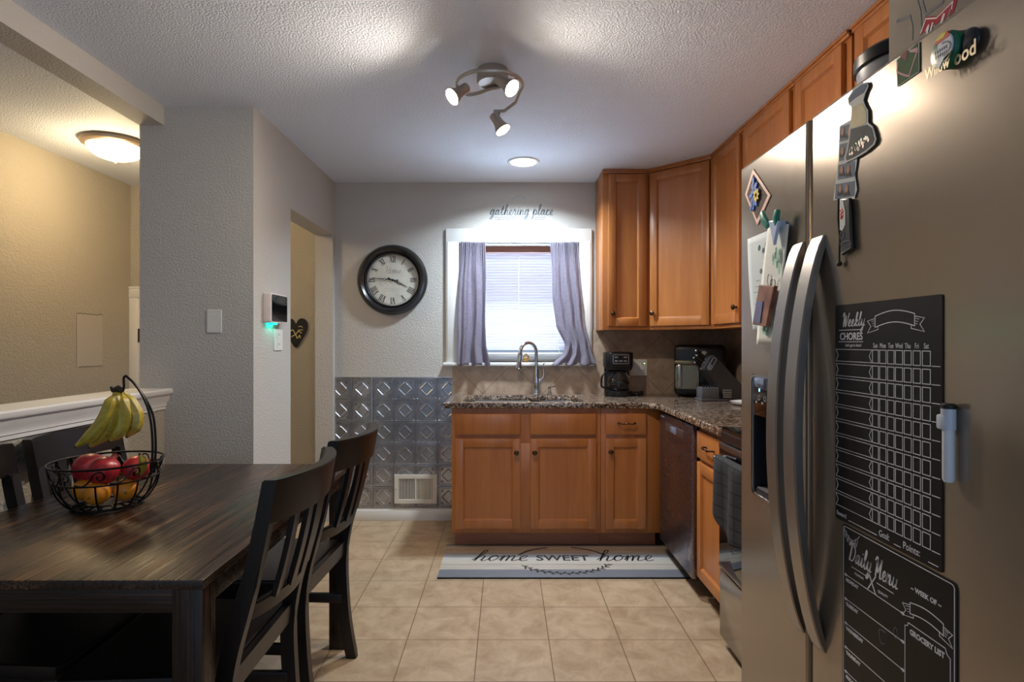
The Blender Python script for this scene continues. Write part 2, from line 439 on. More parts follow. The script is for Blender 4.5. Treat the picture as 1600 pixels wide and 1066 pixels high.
# back wall around the window
WX0, WX1, WZ0, WZ1 = -.335, .527, 1.135, 2.0
b = MB(); T = .18
b.box(-1.356, WX0, YB, YB+T, 0, CEIL); b.box(WX1, XR+.12, YB, YB+T, 0, CEIL)
b.box(WX0, WX1, YB, YB+T, 0, WZ0); b.box(WX0, WX1, YB, YB+T, WZ1, CEIL)
struct(b.build('wall_back', M_wall))
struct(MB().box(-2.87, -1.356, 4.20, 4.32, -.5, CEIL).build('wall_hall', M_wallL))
# wall on the left with the doorway
b = MB(); DY0, DY1, DZ = 3.274, 4.078, 2.045
b.box(-1.356, -1.229, 2.792, DY0, 0, CEIL); b.box(-1.356, -1.229, DY1, YB, 0, CEIL); b.box(-1.356, -1.229, DY0, DY1, DZ, CEIL)
struct(b.build('wall_left', M_wall))
struct(MB().box(-1.784, -1.356, 2.792, 2.91, -.5, CEIL).build('wall_partition', M_wall))
struct(MB().box(-1.784, -1.664, Y0, 2.792, 2.3375, CEIL).build('beam_left', M_wall))
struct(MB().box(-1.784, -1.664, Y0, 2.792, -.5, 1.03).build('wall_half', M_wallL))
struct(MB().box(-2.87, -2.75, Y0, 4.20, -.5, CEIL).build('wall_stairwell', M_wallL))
struct(MB().box(XR, XR+.12, Y0, YB, 0, CEIL).build('wall_right', M_wall))
# cap and moulding on the half wall
b = MB()
Mc = Matrix.Rotation(-PI/2, 4, 'X')
prof = [(-1.664, .955), (-1.657, .955), (-1.657, .968), (-1.652, .972), (-1.652, .985), (-1.642, 1.0), (-1.636, 1.022), (-1.632, 1.03),
        (-1.626, 1.03), (-1.622, 1.036), (-1.622, 1.05), (-1.628, 1.056), (-1.82, 1.056), (-1.826, 1.05), (-1.826, 1.03), (-1.784, 1.03), (-1.664, 1.03)]
t = bmesh.new()
ra = [t.verts.new((x, Y0, z)) for x, z in prof]; rb = [t.verts.new((x, 2.792, z)) for x, z in prof]
n = len(prof)
for i in range(n): t.faces.new((ra[i], ra[(i+1) % n], rb[(i+1) % n], rb[i]))
t.faces.new(ra); t.faces.new(rb); b.merge(t)
struct(b.build('trim_1', M_white))
# baseboards
b = MB(); b.box(-1.229, -.335, YB-.014, YB, 0, .075, .003); b.box(-1.229, -.335, YB-.009, YB, .07, .086, .003)
struct(b.build('baseboard_back', M_white))
# entry door at the foot of the stairs
b = MB(); zt = 1.67
b.box(-2.75, -2.685, 4.18, 4.2, -.45, zt, .004); b.box(-2.685, -2.672, 4.186, 4.2, -.45, zt-.06, .003)
b.box(-2.75, -1.75, 4.1765, 4.2, zt-.065, zt, .004); b.box(-1.815, -1.75, 4.18, 4.2, -.45, zt, .004)
b.box(-2.76, -1.74, 4.175, 4.2, zt, zt+.018, .004)
dr = struct(b.build('door_1', M_white))
sl = MB(); sl.box(-2.672, -1.815, 4.188, 4.2, -.44, zt-.065, .002)
for z0, z1 in ((-.3, .3), (.42, 1.45)):
    for x0, x1 in ((-2.56, -2.29), (-2.2, -1.93)): sl.box(x0, x1, 4.184, 4.19, z0, z1, .004)
sl.build('slab', M_white, dr)
for z0 in (1.28, .5): MB().box(-2.684, -2.664, 4.178, 4.19, z0, z0+.1, .002).build('hinge', M_bronze, dr)
# drywall patch on the stairwell wall
b = MB(); Mp = frame((-2.75, 0, 0), (0, 1, 0), (0, 0, 1))
b.box(3.67, 3.905, 1.12, 1.468, 0, .0015, M=Mp)
pts = [(3.67+.235*k/14, 1.468+random.uniform(-.006, .006)) for k in range(15)]
b.ribbon(pts, .004, .0016, Mp, 1)
b.ribbon([(3.69+.22*k/14, 1.12+random.uniform(-.003, .003)) for k in range(15)], .003, .0016, Mp, 1)
b.ribbon([(3.67, 1.13+.33*k/9+0) for k in range(10)], .0014, .0016, Mp, 1)
struct(b.build('wall_patch', [P('patched_drywall', srgb(188, 180, 168), .7), P('crack_dark', srgb(72, 62, 50), .8)]))
# backsplash
b = MB()
b.box(-.382, WX0-.01, YB-.009, YB, .905, 1.128); b.box(WX0-.01, WX1+.08, YB-.009, YB, .905, 1.112)
b.box(WX1+.08, XR, YB-.009, YB, .905, 1.37)
b.box(XR-.009, XR, 2.0, YB-.009, .905, 1.37)
struct(b.build('wall_backsplash', M_splash))

# ------------------------------------------------------------------ window, blind, curtains
w = struct(MB().box(0, .001, YB+.15, YB+.151, 1.5, 1.501).build('window_1', M_white)); 
b = MB()
x0, x1 = -.428, .617
b.box(x0, WX0, YB-.022, YB, 1.135, 2.095, .004); b.box(WX1, x1, YB-.022, YB, 1.135, 2.095, .004); b.box(x0, x1, YB-.0225, YB, 1.995, 2.095, .004)
b.box(x0+.01, WX0, YB-.028, YB-.02, 1.135, 2.0, .003); b.box(WX1, x1-.01, YB-.028, YB-.02, 1.135, 2.0, .003)
b.build('casing', M_white, w)
b = MB()
b.box(WX0, WX0+.012, YB, YB+T, 1.135, 2.0); b.box(WX1-.012, WX1, YB, YB+T, 1.135, 2.0); b.box(WX0+.012, WX1-.012, YB, YB+T, 1.988, 2.0)
b.build('jamb', M_white, w)
MB().box(-.445, .632, YB-.05, YB+T, 1.112, 1.135, .005).build('sill', M_white, w)
b = MB()
for xa, xb, za, zb in ((WX0+.012, WX0+.05, 1.135, 1.988), (WX1-.05, WX1-.012, 1.135, 1.988), (WX0+.05, WX1-.05, 1.135, 1.19), (WX0+.05, WX1-.05, 1.95, 1.988), (WX0+.05, WX1-.05, 1.54, 1.58)):
    b.box(xa, xb, YB+.12, YB+.16, za, zb, .003)
b.build('sash', M_white, w)
MB().box(WX0+.05, WX1-.05, YB+.138, YB+.142, 1.19, 1.95).build('pane', P('window_glass', (1, 1, 1, 1), .02, trans=1, ior=1.05), w)

bl = thing('window_blind', 'white horizontal mini blind lowered inside the kitchen window', 'blind', (.1, YB+.08, 1.95))
MB().box(WX0+.015, WX1-.015, YB+.06, YB+.1, 1.935, 1.985, .004).build('head_rail', wood('copper_wood', [(.2, srgb(150, 92, 66)), (.8, srgb(190, 130, 98))], 'X', 1, .3, .3, 10), bl)
def blind_mat():
    m, nt, bb = newmat('white_translucent_slat')
    bb.inputs['Base Color'].default_value = srgb(238, 238, 240); bb.inputs['Roughness'].default_value = .5
    tr = nt.nodes.new('ShaderNodeBsdfTranslucent'); tr.inputs['Color'].default_value = srgb(240, 238, 246)
    mx = nt.nodes.new('ShaderNodeMixShader'); mx.inputs[0].default_value = .5
    out = nt.nodes['Material Output']
    nt.links.new(bb.outputs[0], mx.inputs[1]); nt.links.new(tr.outputs[0], mx.inputs[2]); nt.links.new(mx.outputs[0], out.inputs['Surface'])
    return m
b = MB(); z = 1.93; 
while z > 1.215:
    Ms = Matrix.Translation((.096, YB+.08, z)) @ Matrix.Rotation(math.radians(-50), 4, 'X')
    b.box(-.405, .405, -.0125, .0125, -.0004, .0004, M=Ms); z -= .0205
b.build('slats', blind_mat(), bl)
MB().box(-.309, .501, YB+.068, YB+.092, 1.188, 1.205, .003).build('bottom_rail', M_white, bl)
b = MB()
for x in (-.2, .096, .39): b.cyl((x, YB+.066, 1.2), (x, YB+.066, 1.935), .0012, n=6)
b.build('ladder_cord', M_offwhite, bl)
rod = MB(); rod.cyl((WX0, YB-.012, 1.988-.01), (WX1, YB-.012, 1.988-.01), .006, n=12)
tag(rod.build('curtain_rod', P('white_rod', srgb(190, 190, 195), .3, .5)), 'thin tension rod across the top of the window holding two curtains', 'curtain rod')
def satin():
    m, nt, bb = newmat('grey_lavender_satin')
    v = coords(nt, scale=(1, 1, 1))
    f = noise(nt, v, 60, 3)
    nt.links.new(ramp(nt, f, [(.3, srgb(130, 122, 134)), (.7, srgb(152, 144, 157))]), bb.inputs['Base Color'])
    bb.inputs['Roughness'].default_value = .38; bb.inputs['Sheen Weight'].default_value = .3
    tr = nt.nodes.new('ShaderNodeBsdfTranslucent'); tr.inputs['Color'].default_value = srgb(165, 155, 190)
    mx = nt.nodes.new('ShaderNodeMixShader'); mx.inputs[0].default_value = .28
    out = nt.nodes['Material Output']
    nt.links.new(bb.outputs[0], mx.inputs[1]); nt.links.new(tr.outputs[0], mx.inputs[2]); nt.links.new(mx.outputs[0], out.inputs['Surface'])
    return m
M_satin = satin()
def interp(tab, v):
    for (a, fa), (c, fc) in zip(tab, tab[1:]):
        if v <= c:
            t = (v-a)/(c-a); t = t*t*(3-2*t)*.5+t*.5
            return fa+(fc-fa)*t
    return tab[-1][1]
def curtain(name, label, left, right, pleats, seed):
    rnd = random.Random(seed); t = bmesh.new(); rows, cols = 60, 90
    ph = [rnd.uniform(0, 6.28) for _ in range(4)]
    V = []
    for j in range(rows+1):
        v = j/rows; z = 1.996-(1.996-1.117)*v
        xa, xb = interp(left, v), interp(right, v)
        amp = .007+.014*v
        row = []
        for i in range(cols+1):
            u = i/cols
            w_ = u+.05*math.sin(v*3+ph[1])*math.sin(PI*u)
            k_ = .55+.45*math.sin(u*3.1+ph[2]*2+v*1.1)
            pl = 1.25*k_*math.sin(w_*pleats*2*PI+ph[0]+.9*math.sin(v*2.2+ph[1]))+.45*(1-k_)*math.sin(w_*pleats*5.1*PI+ph[2]+v*2.2)
            fine = 1.1*math.sin(u*pleats*11*PI+ph[3]+1.2*math.sin(u*9))*max(0, 1-v*4.5)+.12*math.sin(v*26+u*14+ph[3])*math.sin(u*23+v*7)
            y = YB-.016-.034*min(1, v*1.2)-.014+amp*(pl+fine)*.8
            if v < .045: y = min(y, YB-.022)
            row.append(t.verts.new((xa+(xb-xa)*u+.004*math.sin(v*9+u*5), min(y, YB-.03 if v > .93 else YB-.018), z-.006*math.sin(u*pleats*2*PI)*v)))
        V.append(row)
    for j in range(rows):
        for i in range(cols): t.faces.new((V[j][i], V[j][i+1], V[j+1][i+1], V[j+1][i]))
    b = MB(); b.merge(t); o = b.build(name, M_satin, smooth=80)
    md = o.modifiers.new('thick', 'SOLIDIFY'); md.thickness = .0012
    tag(o, label, 'curtain')
px2x = lambda px, Y=YB: (px-790)*Y/FPX
c5 = lambda x: px2x(520+x/3.331, YB-.04)
curtain('curtain', 'grey lavender satin curtain hanging straight at the left of the window', [(0, c5(664)), (.4, c5(657)), (1, c5(648))], [(0, c5(797)), (.4, c5(794)), (.85, c5(800)), (1, c5(818))], 2.6, 3)
curtain('curtain', 'grey lavender satin curtain flaring out at the right of the window', [(0, c5(1132)), (.4, c5(1143)), (.68, c5(1162)), (.84, c5(1205)), (.9, c5(1196)), (1, c5(1136))], [(0, c5(1280)), (.3, c5(1286)), (.6, c5(1305)), (.85, c5(1335)), (1, c5(1366))], 3.0, 11)

# small gold ornament on the sill
b = MB(); g = Vector((px2x(822), YB-.0, 1.135))
b.lathe([(.012, 0), (.012, .004), (.004, .006), (.004, .02)], 16, Matrix.Translation(g))
b.tube([(g.x+.03*math.cos(a)*abs(math.sin(a))**.3*(1), g.y, g.z+.03+.016*math.sin(a)) for a in [2*PI*k/24 for k in range(24)]], .003, 8, True)
b.tube([(g.x+.018*math.cos(a), g.y-.003, g.z+.038+.018*math.sin(a)) for a in [2*PI*k/24 for k in range(24)]], .003, 8, True)
b.ball((g.x, g.y, g.z+.06), .006); b.ball((g.x-.014, g.y, g.z+.03), .007); b.ball((g.x+.014, g.y, g.z+.03), .007)
tag(b.build('sill_ornament', M_gold), 'tiny gold wire ornament on the window sill behind the faucet', 'ornament')

# ------------------------------------------------------------------ wall things
# tin panel
tp = thing('tin_wall_panel', 'embossed silver tin tile panel covering the lower back wall', 'wall panel', (-1.229, YB, .086))
b = MB(); xa, xb, za, zb = -1.227, -.384, .088, 1.027
Mt = frame((0, YB, 0), (1, 0, 0), (0, 0, 1))
b.box(xa, xb, za, zb, 0, .004, M=Mt)
pit = .1555
def clipbar(p, q, wd, h):
    # clip to the panel
    (ax, ay), (bx, by) = p, q
    for lim, sgn in ((xa+.003, 1), (xb-.003, -1)):
        if sgn*(ax-lim) < 0 and sgn*(bx-lim) < 0: return
        if sgn*(ax-lim) < 0: tt = (lim-ax)/(bx-ax); ax, ay = lim, ay+(by-ay)*tt
        if sgn*(bx-lim) < 0: tt = (lim-bx)/(ax-bx); bx, by = lim, by+(ay-by)*tt
    d = Vector((bx-ax, by-ay)); L = d.length
    if L < .004: return
    a = math.atan2(d.y, d.x)
    Mb = Mt @ Matrix.Translation((ax, ay, .004)) @ Matrix.Rotation(a, 4, 'Z')
    t = bmesh.new()
    vs = [t.verts.new(v) for v in ((0, -wd/2, -.001), (L, -wd/2, -.001), (L, wd/2, -.001), (0, wd/2, -.001), (h*.6, 0, h), (L-h*.6, 0, h))]
    for f in ((0, 1, 5, 4), (2, 3, 4, 5), (0, 4, 3), (1, 2, 5)): t.faces.new([vs[k] for k in f])
    b.merge(t, Mb)
for r in range(6):
    zc = zb-.004-pit*(r+.5)
    for c in range(-1, 6):
        xc = -1.111+pit*(c+.5); h = pit/2
        if xc+h < xa or xc-h > xb: continue
        for s in (1, -1):
            clipbar((xc-h+.004, zc+s*(h-.006)), (xc+h-.004, zc+s*(h-.006)), .012, .006)
            clipbar((xc-h+.014, zc+s*(h-.018)), (xc+h-.014, zc+s*(h-.018)), .006, .005)
            clipbar((xc+s*(h-.006), zc-h+.004), (xc+s*(h-.006), zc+h-.004), .012, .006)
            clipbar((xc+s*(h-.018), zc-h+.014), (xc+s*(h-.018), zc+h-.014), .006, .005)
        q = .047
        D = [(xc, zc+q), (xc+q, zc), (xc, zc-q), (xc-q, zc)]
        for k in range(4): clipbar(D[k], D[(k+1) % 4], .010, .006)
        for sx in (1, -1):
            for sz in (1, -1):
                for k in range(4):
                    aa = math.radians(12+22*k); bx0, bz0 = xc+sx*(h-.024), zc+sz*(h-.024)
                    clipbar((bx0-sx*.006*math.cos(aa), bz0-sz*.006*math.sin(aa)), (bx0-sx*.024*math.cos(aa), bz0-sz*.024*math.sin(aa)), .005, .005)
b.build('embossed_sheet', M_tin, tp, smooth=20)
b = MB()
for x in (-.962,): b.box(x-.004, x+.004, za, zb, .004, .009, .002, M=Mt)
b.box(xa, xb, zb-.004, zb+.004, 0, .008, .002, M=Mt)
b.box(xb-.004, xb+.001, za, zb, 0, .008, .002, M=Mt)
b.build('edge_strip', M_tin, tp)
# vent register
vx0, vx1, vz0, vz1 = px2x(617), px2x(683), H-(786-535)*YB/FPX, H-(741-535)*YB/FPX
vt = thing('vent_register', 'cream metal wall register vent on the tin panel', 'vent', ((vx0+vx1)/2, YB, vz0))
Mv = frame((0, YB-.011, 0), (1, 0, 0), (0, 0, 1)); M_cream = P('cream_metal', srgb(222, 214, 200), .4)
b = MB(); i = .032; zi = .03; xm = (vx0+vx1)/2
hole = lambda a, c: [(a, vz0+zi), (a, vz1-zi), (c, vz1-zi), (c, vz0+zi)]
b.plate([[(vx0, vz0), (vx1, vz0), (vx1, vz1), (vx0, vz1)], hole(vx0+i, xm-.006), hole(xm+.006, vx1-i)], 0, .012, .003, Mv)
b.build('frame', M_cream, vt)
MB().box(vx0+.02, vx1-.02, vz0+.02, vz1-.02, -.0005, .001, M=Mv).build('duct_backing', P('duct_dark', srgb(40, 34, 28), .8), vt)
b = MB()
for a, c, ang in ((vx0+i, xm-.006, 55), (xm+.006, vx1-i, -25)):
    k = 0
    while a+.006+k*.0112 < c:
        x = a+.006+k*.0112; k += 1
        b.box(-.0045, .0045, vz0+zi, vz1-zi, -.0006, .0006, M=Mv @ Matrix.Translation((x, 0, .006)) @ Matrix.Rotation(math.radians(ang), 4, 'Y'))
b.build('louvers', M_cream, vt)
for x in (vx0+.013, vx1-.013): MB().ball((x, YB-.0235, (vz0+vz1)/2), .005, (1, .5, 1), sub=2).build('screw', M_nickel, vt)

# clock
ck = thing('wall_clock', 'large round black framed clock with roman numerals on the back wall', 'clock', (px2x(614), YB, H+97*YB/FPX))
cc = Vector((px2x(614), YB, H+97*YB/FPX)); Mk = frame(cc, (1, 0, 0), (0, 0, 1))
b = MB(); b.lathe([(.182, .012), (.186, .03), (.192, .034), (.198, .028), (.206, .04), (.222, .052), (.236, .05), (.244, .036), (.25, .03), (.252, .02), (.25, .0), (.18, .0)], 72, Mk, caps=False)
b.build('case', P('black_clock_case', srgb(30, 28, 30), .25, coat=.4), ck)
def dial_mat():
    m, nt, bb = newmat('aged_cream_dial'); v = coords(nt)
    nt.links.new(ramp(nt, noise(nt, v, 9, 5), [(.3, srgb(196, 194, 182)), (.7, srgb(220, 216, 204))]), bb.inputs['Base Color']); bb.inputs['Roughness'].default_value = .4
    return m
MB().lathe([(.19, 0), (.19, .012), (0, .012)], 64, Mk).build('dial', dial_mat(), ck)
M_ink = P('faded_black_ink', srgb(46, 44, 42), .6); M_faint = P('pale_grey_ink', srgb(150, 150, 146), .6)
b = MB()
ROM = ['XII', 'I', 'II', 'III', 'IIII', 'V', 'VI', 'VII', 'VIII', 'IX', 'X', 'XI']
for k, rn in enumerate(ROM):
    wd = {'I': .011, 'V': .022, 'X': .022}
    tot = sum(wd[c] for c in rn); Mr = Mk @ Matrix.Rotation(-2*PI*k/12, 4, 'Z') @ Matrix.Translation((-tot/2, .128, .0122)); x = 0; hh = .042
    for c in rn:
        q = wd[c]
        if c == 'I': b.ribbon([(x+q/2, 0), (x+q/2, hh)], .0056, 0, Mr)
        if c == 'V': b.ribbon([(x+.002, hh), (x+q/2, 0)], .0058, 0, Mr); b.ribbon([(x+q/2, 0), (x+q-.002, hh)], .003, 0, Mr)
        if c == 'X': b.ribbon([(x+.002, hh), (x+q-.002, 0)], .0058, 0, Mr); b.ribbon([(x+.002, 0), (x+q-.002, hh)], .003, 0, Mr)
        x += q
    b.ribbon([(0, 0), (tot, 0)], .0016, 0, Mr); b.ribbon([(0, hh), (tot, hh)], .0016, 0, Mr)
for rr in (.174, .178): b.ribbon(ellipse(0, 0, rr, rr, 72), .001, .0122, Mk, closed=True)
b.build('numerals', M_ink, ck)
b = MB(); b.script('Home', -.055, .048, .05, .0022, Mk, 0, .0122, 1.1)
b.ribbon([(p.x, p.y) for p in spline([(-.1+.013*k, -.03+.012*math.sin(k*2.1), 0) for k in range(16)], 5)], .0014, .0122, Mk); b.ribbon([(-.06, -.06), (.06, -.06)], .0012, .0122, Mk); b.ribbon([(-.04, -.075), (.05, -.075)], .001, .0122, Mk)
b.build('dial_lettering', M_faint, ck)
def hand(name, ang, L, ring, zz):
    b = MB(); Mh = Mk @ Matrix.Translation((0, 0, zz)) @ Matrix.Rotation(ang, 4, 'Z')
    b.prism([(-.035 if L > .12 else -.03, -.0025), (ring-.01, -.0038), (ring-.01, .0038), (-.035 if L > .12 else -.03, .0025)], 0, .0015, Mh)
    b.tube([(ring+.009*math.cos(t), .008*math.sin(t), .0008) for t in [2*PI*k/20 for k in range(20)]], .0018, 6, True, Mh)
    b.prism([(ring+.008, -.0032), (L, -.0014), (L, .0014), (ring+.008, .0032)], 0, .0015, Mh)
    b.ball((-.035 if L > .12 else -.03, 0, .0008), .007, (1, 1, .3), Mh, sub=2)
    b.lathe([(.008, 0), (.008, .003), (0, .004)], 20, Mk @ Matrix.Translation((0, 0, zz)))
    b.build(name, M_blackm, ck)
hand('minute_hand', math.radians(174), .15, .058, .018)
hand('hour_hand', math.radians(-25), .118, .05, .0145)

# decal
b = MB(); Md = frame((0, YB-.0006, 0), (1, 0, 0), (0, 0, 1))
zb_ = H+199*YB/FPX
wdt = b.script('gathering place', 0, 0, .074, .0056, Md @ Matrix.Translation((-.115, zb_, 0)) @ Matrix.Diagonal((.428/(.074*6.45), 1, 1, 1)), 0, 0, 1, .18)
b.ribbon([(-.09, zb_-.017), (.29, zb_-.017)], .003, 0, Md)
dashes(b, -.075, .275, zb_-.036, .009, Md, 0, 2)
for k in range(9):
    a = math.radians(20+17.5*k); cx, cz = .1+.05*math.cos(a), zb_+.1+.035*math.sin(a)
    b.prism(ellipse(0, 0, .009, .003, 10), 0, .0003, Md @ Matrix.Translation((cx, cz, 0)) @ Matrix.Rotation(a+1.2, 4, 'Z'), 1)
tag(b.build('wall_decal', [P('grey_vinyl_lettering', srgb(104, 112, 118), .5), P('pale_vinyl_leaves', srgb(168, 176, 182), .5)]), "grey 'gathering place' lettering decal above the window", 'decal')

# left wall: touch panel, outlet ; partition: blank plate ; hall: heart sign
ML = frame((-1.229, 0, 0), (0, 1, 0), (0, 0, 1))   # u = +Y, n = +X
def lw(px, py): Y = 1.229*FPX/(790-px); return Y, H-(py-535)*Y/FPX
ya, yb = lw(415.5, 0)[0], lw(450, 0)[0]
ya, yb, z0, z1 = 2.955, 3.215, 1.338, 1.53
zc = lambda py, Y: H-(py-535)*Y/FPX
tpn = thing('touch_panel', 'square black touch screen panel in a white frame on the left wall', 'control panel', (-1.229, 3.05, 1.35))
ya, yb = 2.90, 3.12
z1 = 1.533; z0 = 1.38
b = MB(); b.plate([rrect(ya, yb, z0, z1, .012)], 0, .04, .004, ML); b.build('housing', P('panel_white', srgb(228, 216, 210), .35), tpn)
b = MB(); b.plate([rrect(ya+.012, yb-.006, z0+.008, z1-.008, .008)], .0405, .042, .0005, ML); b.build('screen', M_glassblack, tpn)
b = MB(); b.box(ya+.045, yb-.1, z0-.006, z0+.001, .008, .026, .002, M=ML); b.build('status_light', P('green_led', (.0, .8, .55, 1), .4, emit=((0, .9, .6, 1), 9)), tpn)
ol = thing('wall_outlet', 'white outlet plate below the touch panel on the left wall', 'outlet', (-1.229, 3.11, 1.23))
ya2, yb2 = 3.03, 3.145
b = MB(); b.plate([rrect(ya2, yb2, 1.236, 1.35, .005)], 0, .006, .002, ML); b.build('plate', M_offwhite, ol)
b = MB()
for zc_ in (1.267, 1.318): b.plate([rrect(ya2+.035, yb2-.035, zc_-.017, zc_+.017, .012)], .006, .008, .0008, ML)
b.build('socket', M_white, ol)
b = MB()
for zc_ in (1.267, 1.318):
    for y in (-.008, .008): b.box((ya2+yb2)/2+y-.0015, (ya2+yb2)/2+y+.0015, zc_-.002, zc_+.009, .0082, .0086, M=ML)
b.build('slot', M_black, ol)
bp = thing('switch_plate', 'white blank wall plate with two screws on the taupe partition wall', 'wall plate', (-1.42, 2.792, 1.33))
MP = frame((0, 2.792, 0), (1, 0, 0), (0, 0, 1)); k = 2.792/FPX
xa_, xb_, za_, zb2 = (324-790)*k, (347-790)*k, H+(535-520)*k, H+(535-484)*k
b = MB(); b.plate([rrect(xa_, xb_, za_, zb2, .004)], 0, .006, .0025, MP); b.build('plate', M_offwhite, bp)
for z in (za_+.022, zb2-.022): MB().ball(((xa_+xb_)/2, 2.792-.006, z), .003, (1, .5, 1), sub=2).build('screw', M_white, bp)
hs = thing('heart_sign', 'black heart shaped sign with cream script beyond the doorway', 'sign', (-1.53, 4.2, 1.3))
Mh_ = frame((-1.535, 4.2, 1.36), (1, 0, 0), (0, 0, 1))
hp = [(0, .055), (.02, .085), (.05, .095), (.08, .075), (.088, .035), (.075, -.01), (.045, -.06), (.0, -.12)]
hp = hp + [(-x, y) for x, y in hp[-2:0:-1]]
hp = [(p.x*.98, p.y) for p in spline([(x, y, 0) for x, y in hp], 4, True)]
b = MB(); b.plate([hp[::-1]], .001, .014, .002, Mh_); b.build('board', M_blackm, hs)
b = MB(); b.ribbon([(.02, .034), (.04, .038), (.052, .028)], .005, .0142, Mh_); b.ribbon([(.018, .008), (.055, .012)], .005, .0142, Mh_)
b.ribbon([(p.x, p.y) for p in spline([(-.05, -.01, 0), (-.02, .01, 0), (.0, -.02, 0), (.02, .0, 0), (.045, -.012, 0)], 5)], .006, .0142, Mh_)
b.ribbon([(p.x, p.y) for p in spline([(-.03, -.04, 0), (.0, -.025, 0), (.012, -.05, 0), (.03, -.03, 0), (.035, -.05, 0)], 5)], .006, .0142, Mh_)
b.build('lettering', P('cream_paint', srgb(214, 200, 140), .6), hs)

# ------------------------------------------------------------------ ceiling lights
M_warm = lambda s: P('warm_bulb_glow', (1, .8, .55, 1), .4, emit=((1, .74, .45, 1), s))
dl = thing('dome_light', 'flush dome ceiling light with frosted glass in the stairwell', 'ceiling light', (-2.24, 3.29, CEIL))
Mz = Matrix.Translation((-2.24, 3.29, CEIL))
b = MB(); b.lathe([(.0, 0), (.165, 0), (.172, -.01), (.168, -.022), (.15, -.034), (.14, -.034), (.14, -.01), (0, -.01)], 48, Mz, caps=False); b.build('rim', P('satin_nickel_rim', srgb(180, 160, 140), .35, .6), dl)
b = MB(); b.lathe([(.142, -.02)]+[(.142*math.cos(a), -.03-.075*math.sin(a)) for a in [PI/2*k/10 for k in range(11)]], 48, Mz, caps=False); b.build('glass_bowl', P('frosted_glow_glass', (1, .85, .6, 1), .4, emit=((1, .72, .36, 1), 7)), dl)
b = MB(); b.lathe([(.012, -.1), (.012, -.11), (.006, -.114), (.006, -.12), (0, -.122)], 16, Mz); b.build('finial', M_nickel, dl)

rl = thing('recessed_light', 'round recessed downlight glowing white in the ceiling above the window', 'ceiling light', (.114, 3.65, CEIL))
Mz = Matrix.Translation((.114, 3.65, CEIL))
b = MB(); b.lathe([(.078, -.001), (.082, -.006), (.098, -.008), (.104, -.003), (.104, 0)], 48, Mz, caps=False); b.build('trim_ring', M_white, rl)
b = MB(); b.lathe([(.081, -.004), (0, -.004)], 48, Mz, caps=False); b.build('lens', P('cool_led_lens', (.9, .96, 1, 1), .4, emit=((.82, .93, 1, 1), 12)), rl)

tl = thing('track_light', 'brushed nickel spiral ceiling fixture with three lit spot heads', 'ceiling light', (-.05, 2.42, CEIL))
F0 = Vector((-.055, 2.42, 0)); ZR = 2.365
b = MB(); b.lathe([(0, 0), (.064, 0), (.066, -.004), (.066, -.05), (.06, -.058), (0, -.058)], 40, Matrix.Translation((F0.x, F0.y, CEIL))); b.build('canopy', M_nickel, tl)
def ring(a, r=.14): a = math.radians(a); return (F0.x-.012+r*math.cos(a), F0.y+r*math.sin(a), ZR)
arc = [ring(a) for a in range(20, -201, -10)]       # right, near side, left
arc += [tuple(p) for p in spline([ring(-200), ring(-222, .13), (F0.x-.06, F0.y+.07, ZR), (F0.x-.01, F0.y+.03, ZR), (F0.x+.04, F0.y+.005, ZR), (F0.x+.058, F0.y-.01, ZR)], 5)][1:]
b = MB(); b.tube(arc, .0065, 10, flat=(1.3, .8)); b.build('curved_bar', M_nickel, tl)
for sx_, sy_ in ((-.03, .045), (.035, .008)): MB().cyl((F0.x+sx_, F0.y+sy_, ZR), (F0.x+sx_, F0.y+sy_, CEIL-.055), .006).build('stem', M_nickel, tl)
b = MB(); b.tube([(F0.x+.0, F0.y+.16, ZR-.045), (F0.x+.05, F0.y+.16, ZR-.042), (F0.x+.1, F0.y+.12, ZR-.02), ring(22)], .006, 10, flat=(1.3, .8)); b.build('tail_bar', M_nickel, tl)
HEADS = [((-.160, 2.37, 2.335), (-.66, -.40, -.62), ring(-178)), ((-.03, 2.33, 2.352), (.62, -.42, -.62), ring(-30)), ((-.055, 2.58, 2.305), (.5, -.15, -.85), (F0.x+.03, F0.y+.16, ZR-.044))]
SPOTS = []
for tp_, d, at_ in HEADS:
    d = Vector(d).normalized(); p = Vector(tp_); q = d.to_track_quat('Z', 'Y').to_matrix().to_4x4(); Mq = Matrix.Translation(p) @ q
    b = MB(); b.lathe([(0, 0), (.018, .0), (.021, .004), (.021, .035), (.024, .055), (.032, .075), (.036, .088), (.034, .088), (.028, .07), (.02, .05), (0, .045)], 28, Mq, caps=False)
    b.tube([at_, tuple((Vector(at_)+p+d*.03)/2+Vector((0, 0, -.004))), tuple(p+d*.03)], .0045, 8)
    h = b.build('spot_head', M_nickel, tl)
    b = MB(); b.lathe([(.031, .08), (.027, .088), (.015, .093), (0, .095)], 24, Mq, caps=False); b.build('bulb', P('spot_bulb', (1, .85, .65, 1), .4, emit=((1, .82, .58, 1), 60)), h)
    SPOTS.append((p+d*.1, d))

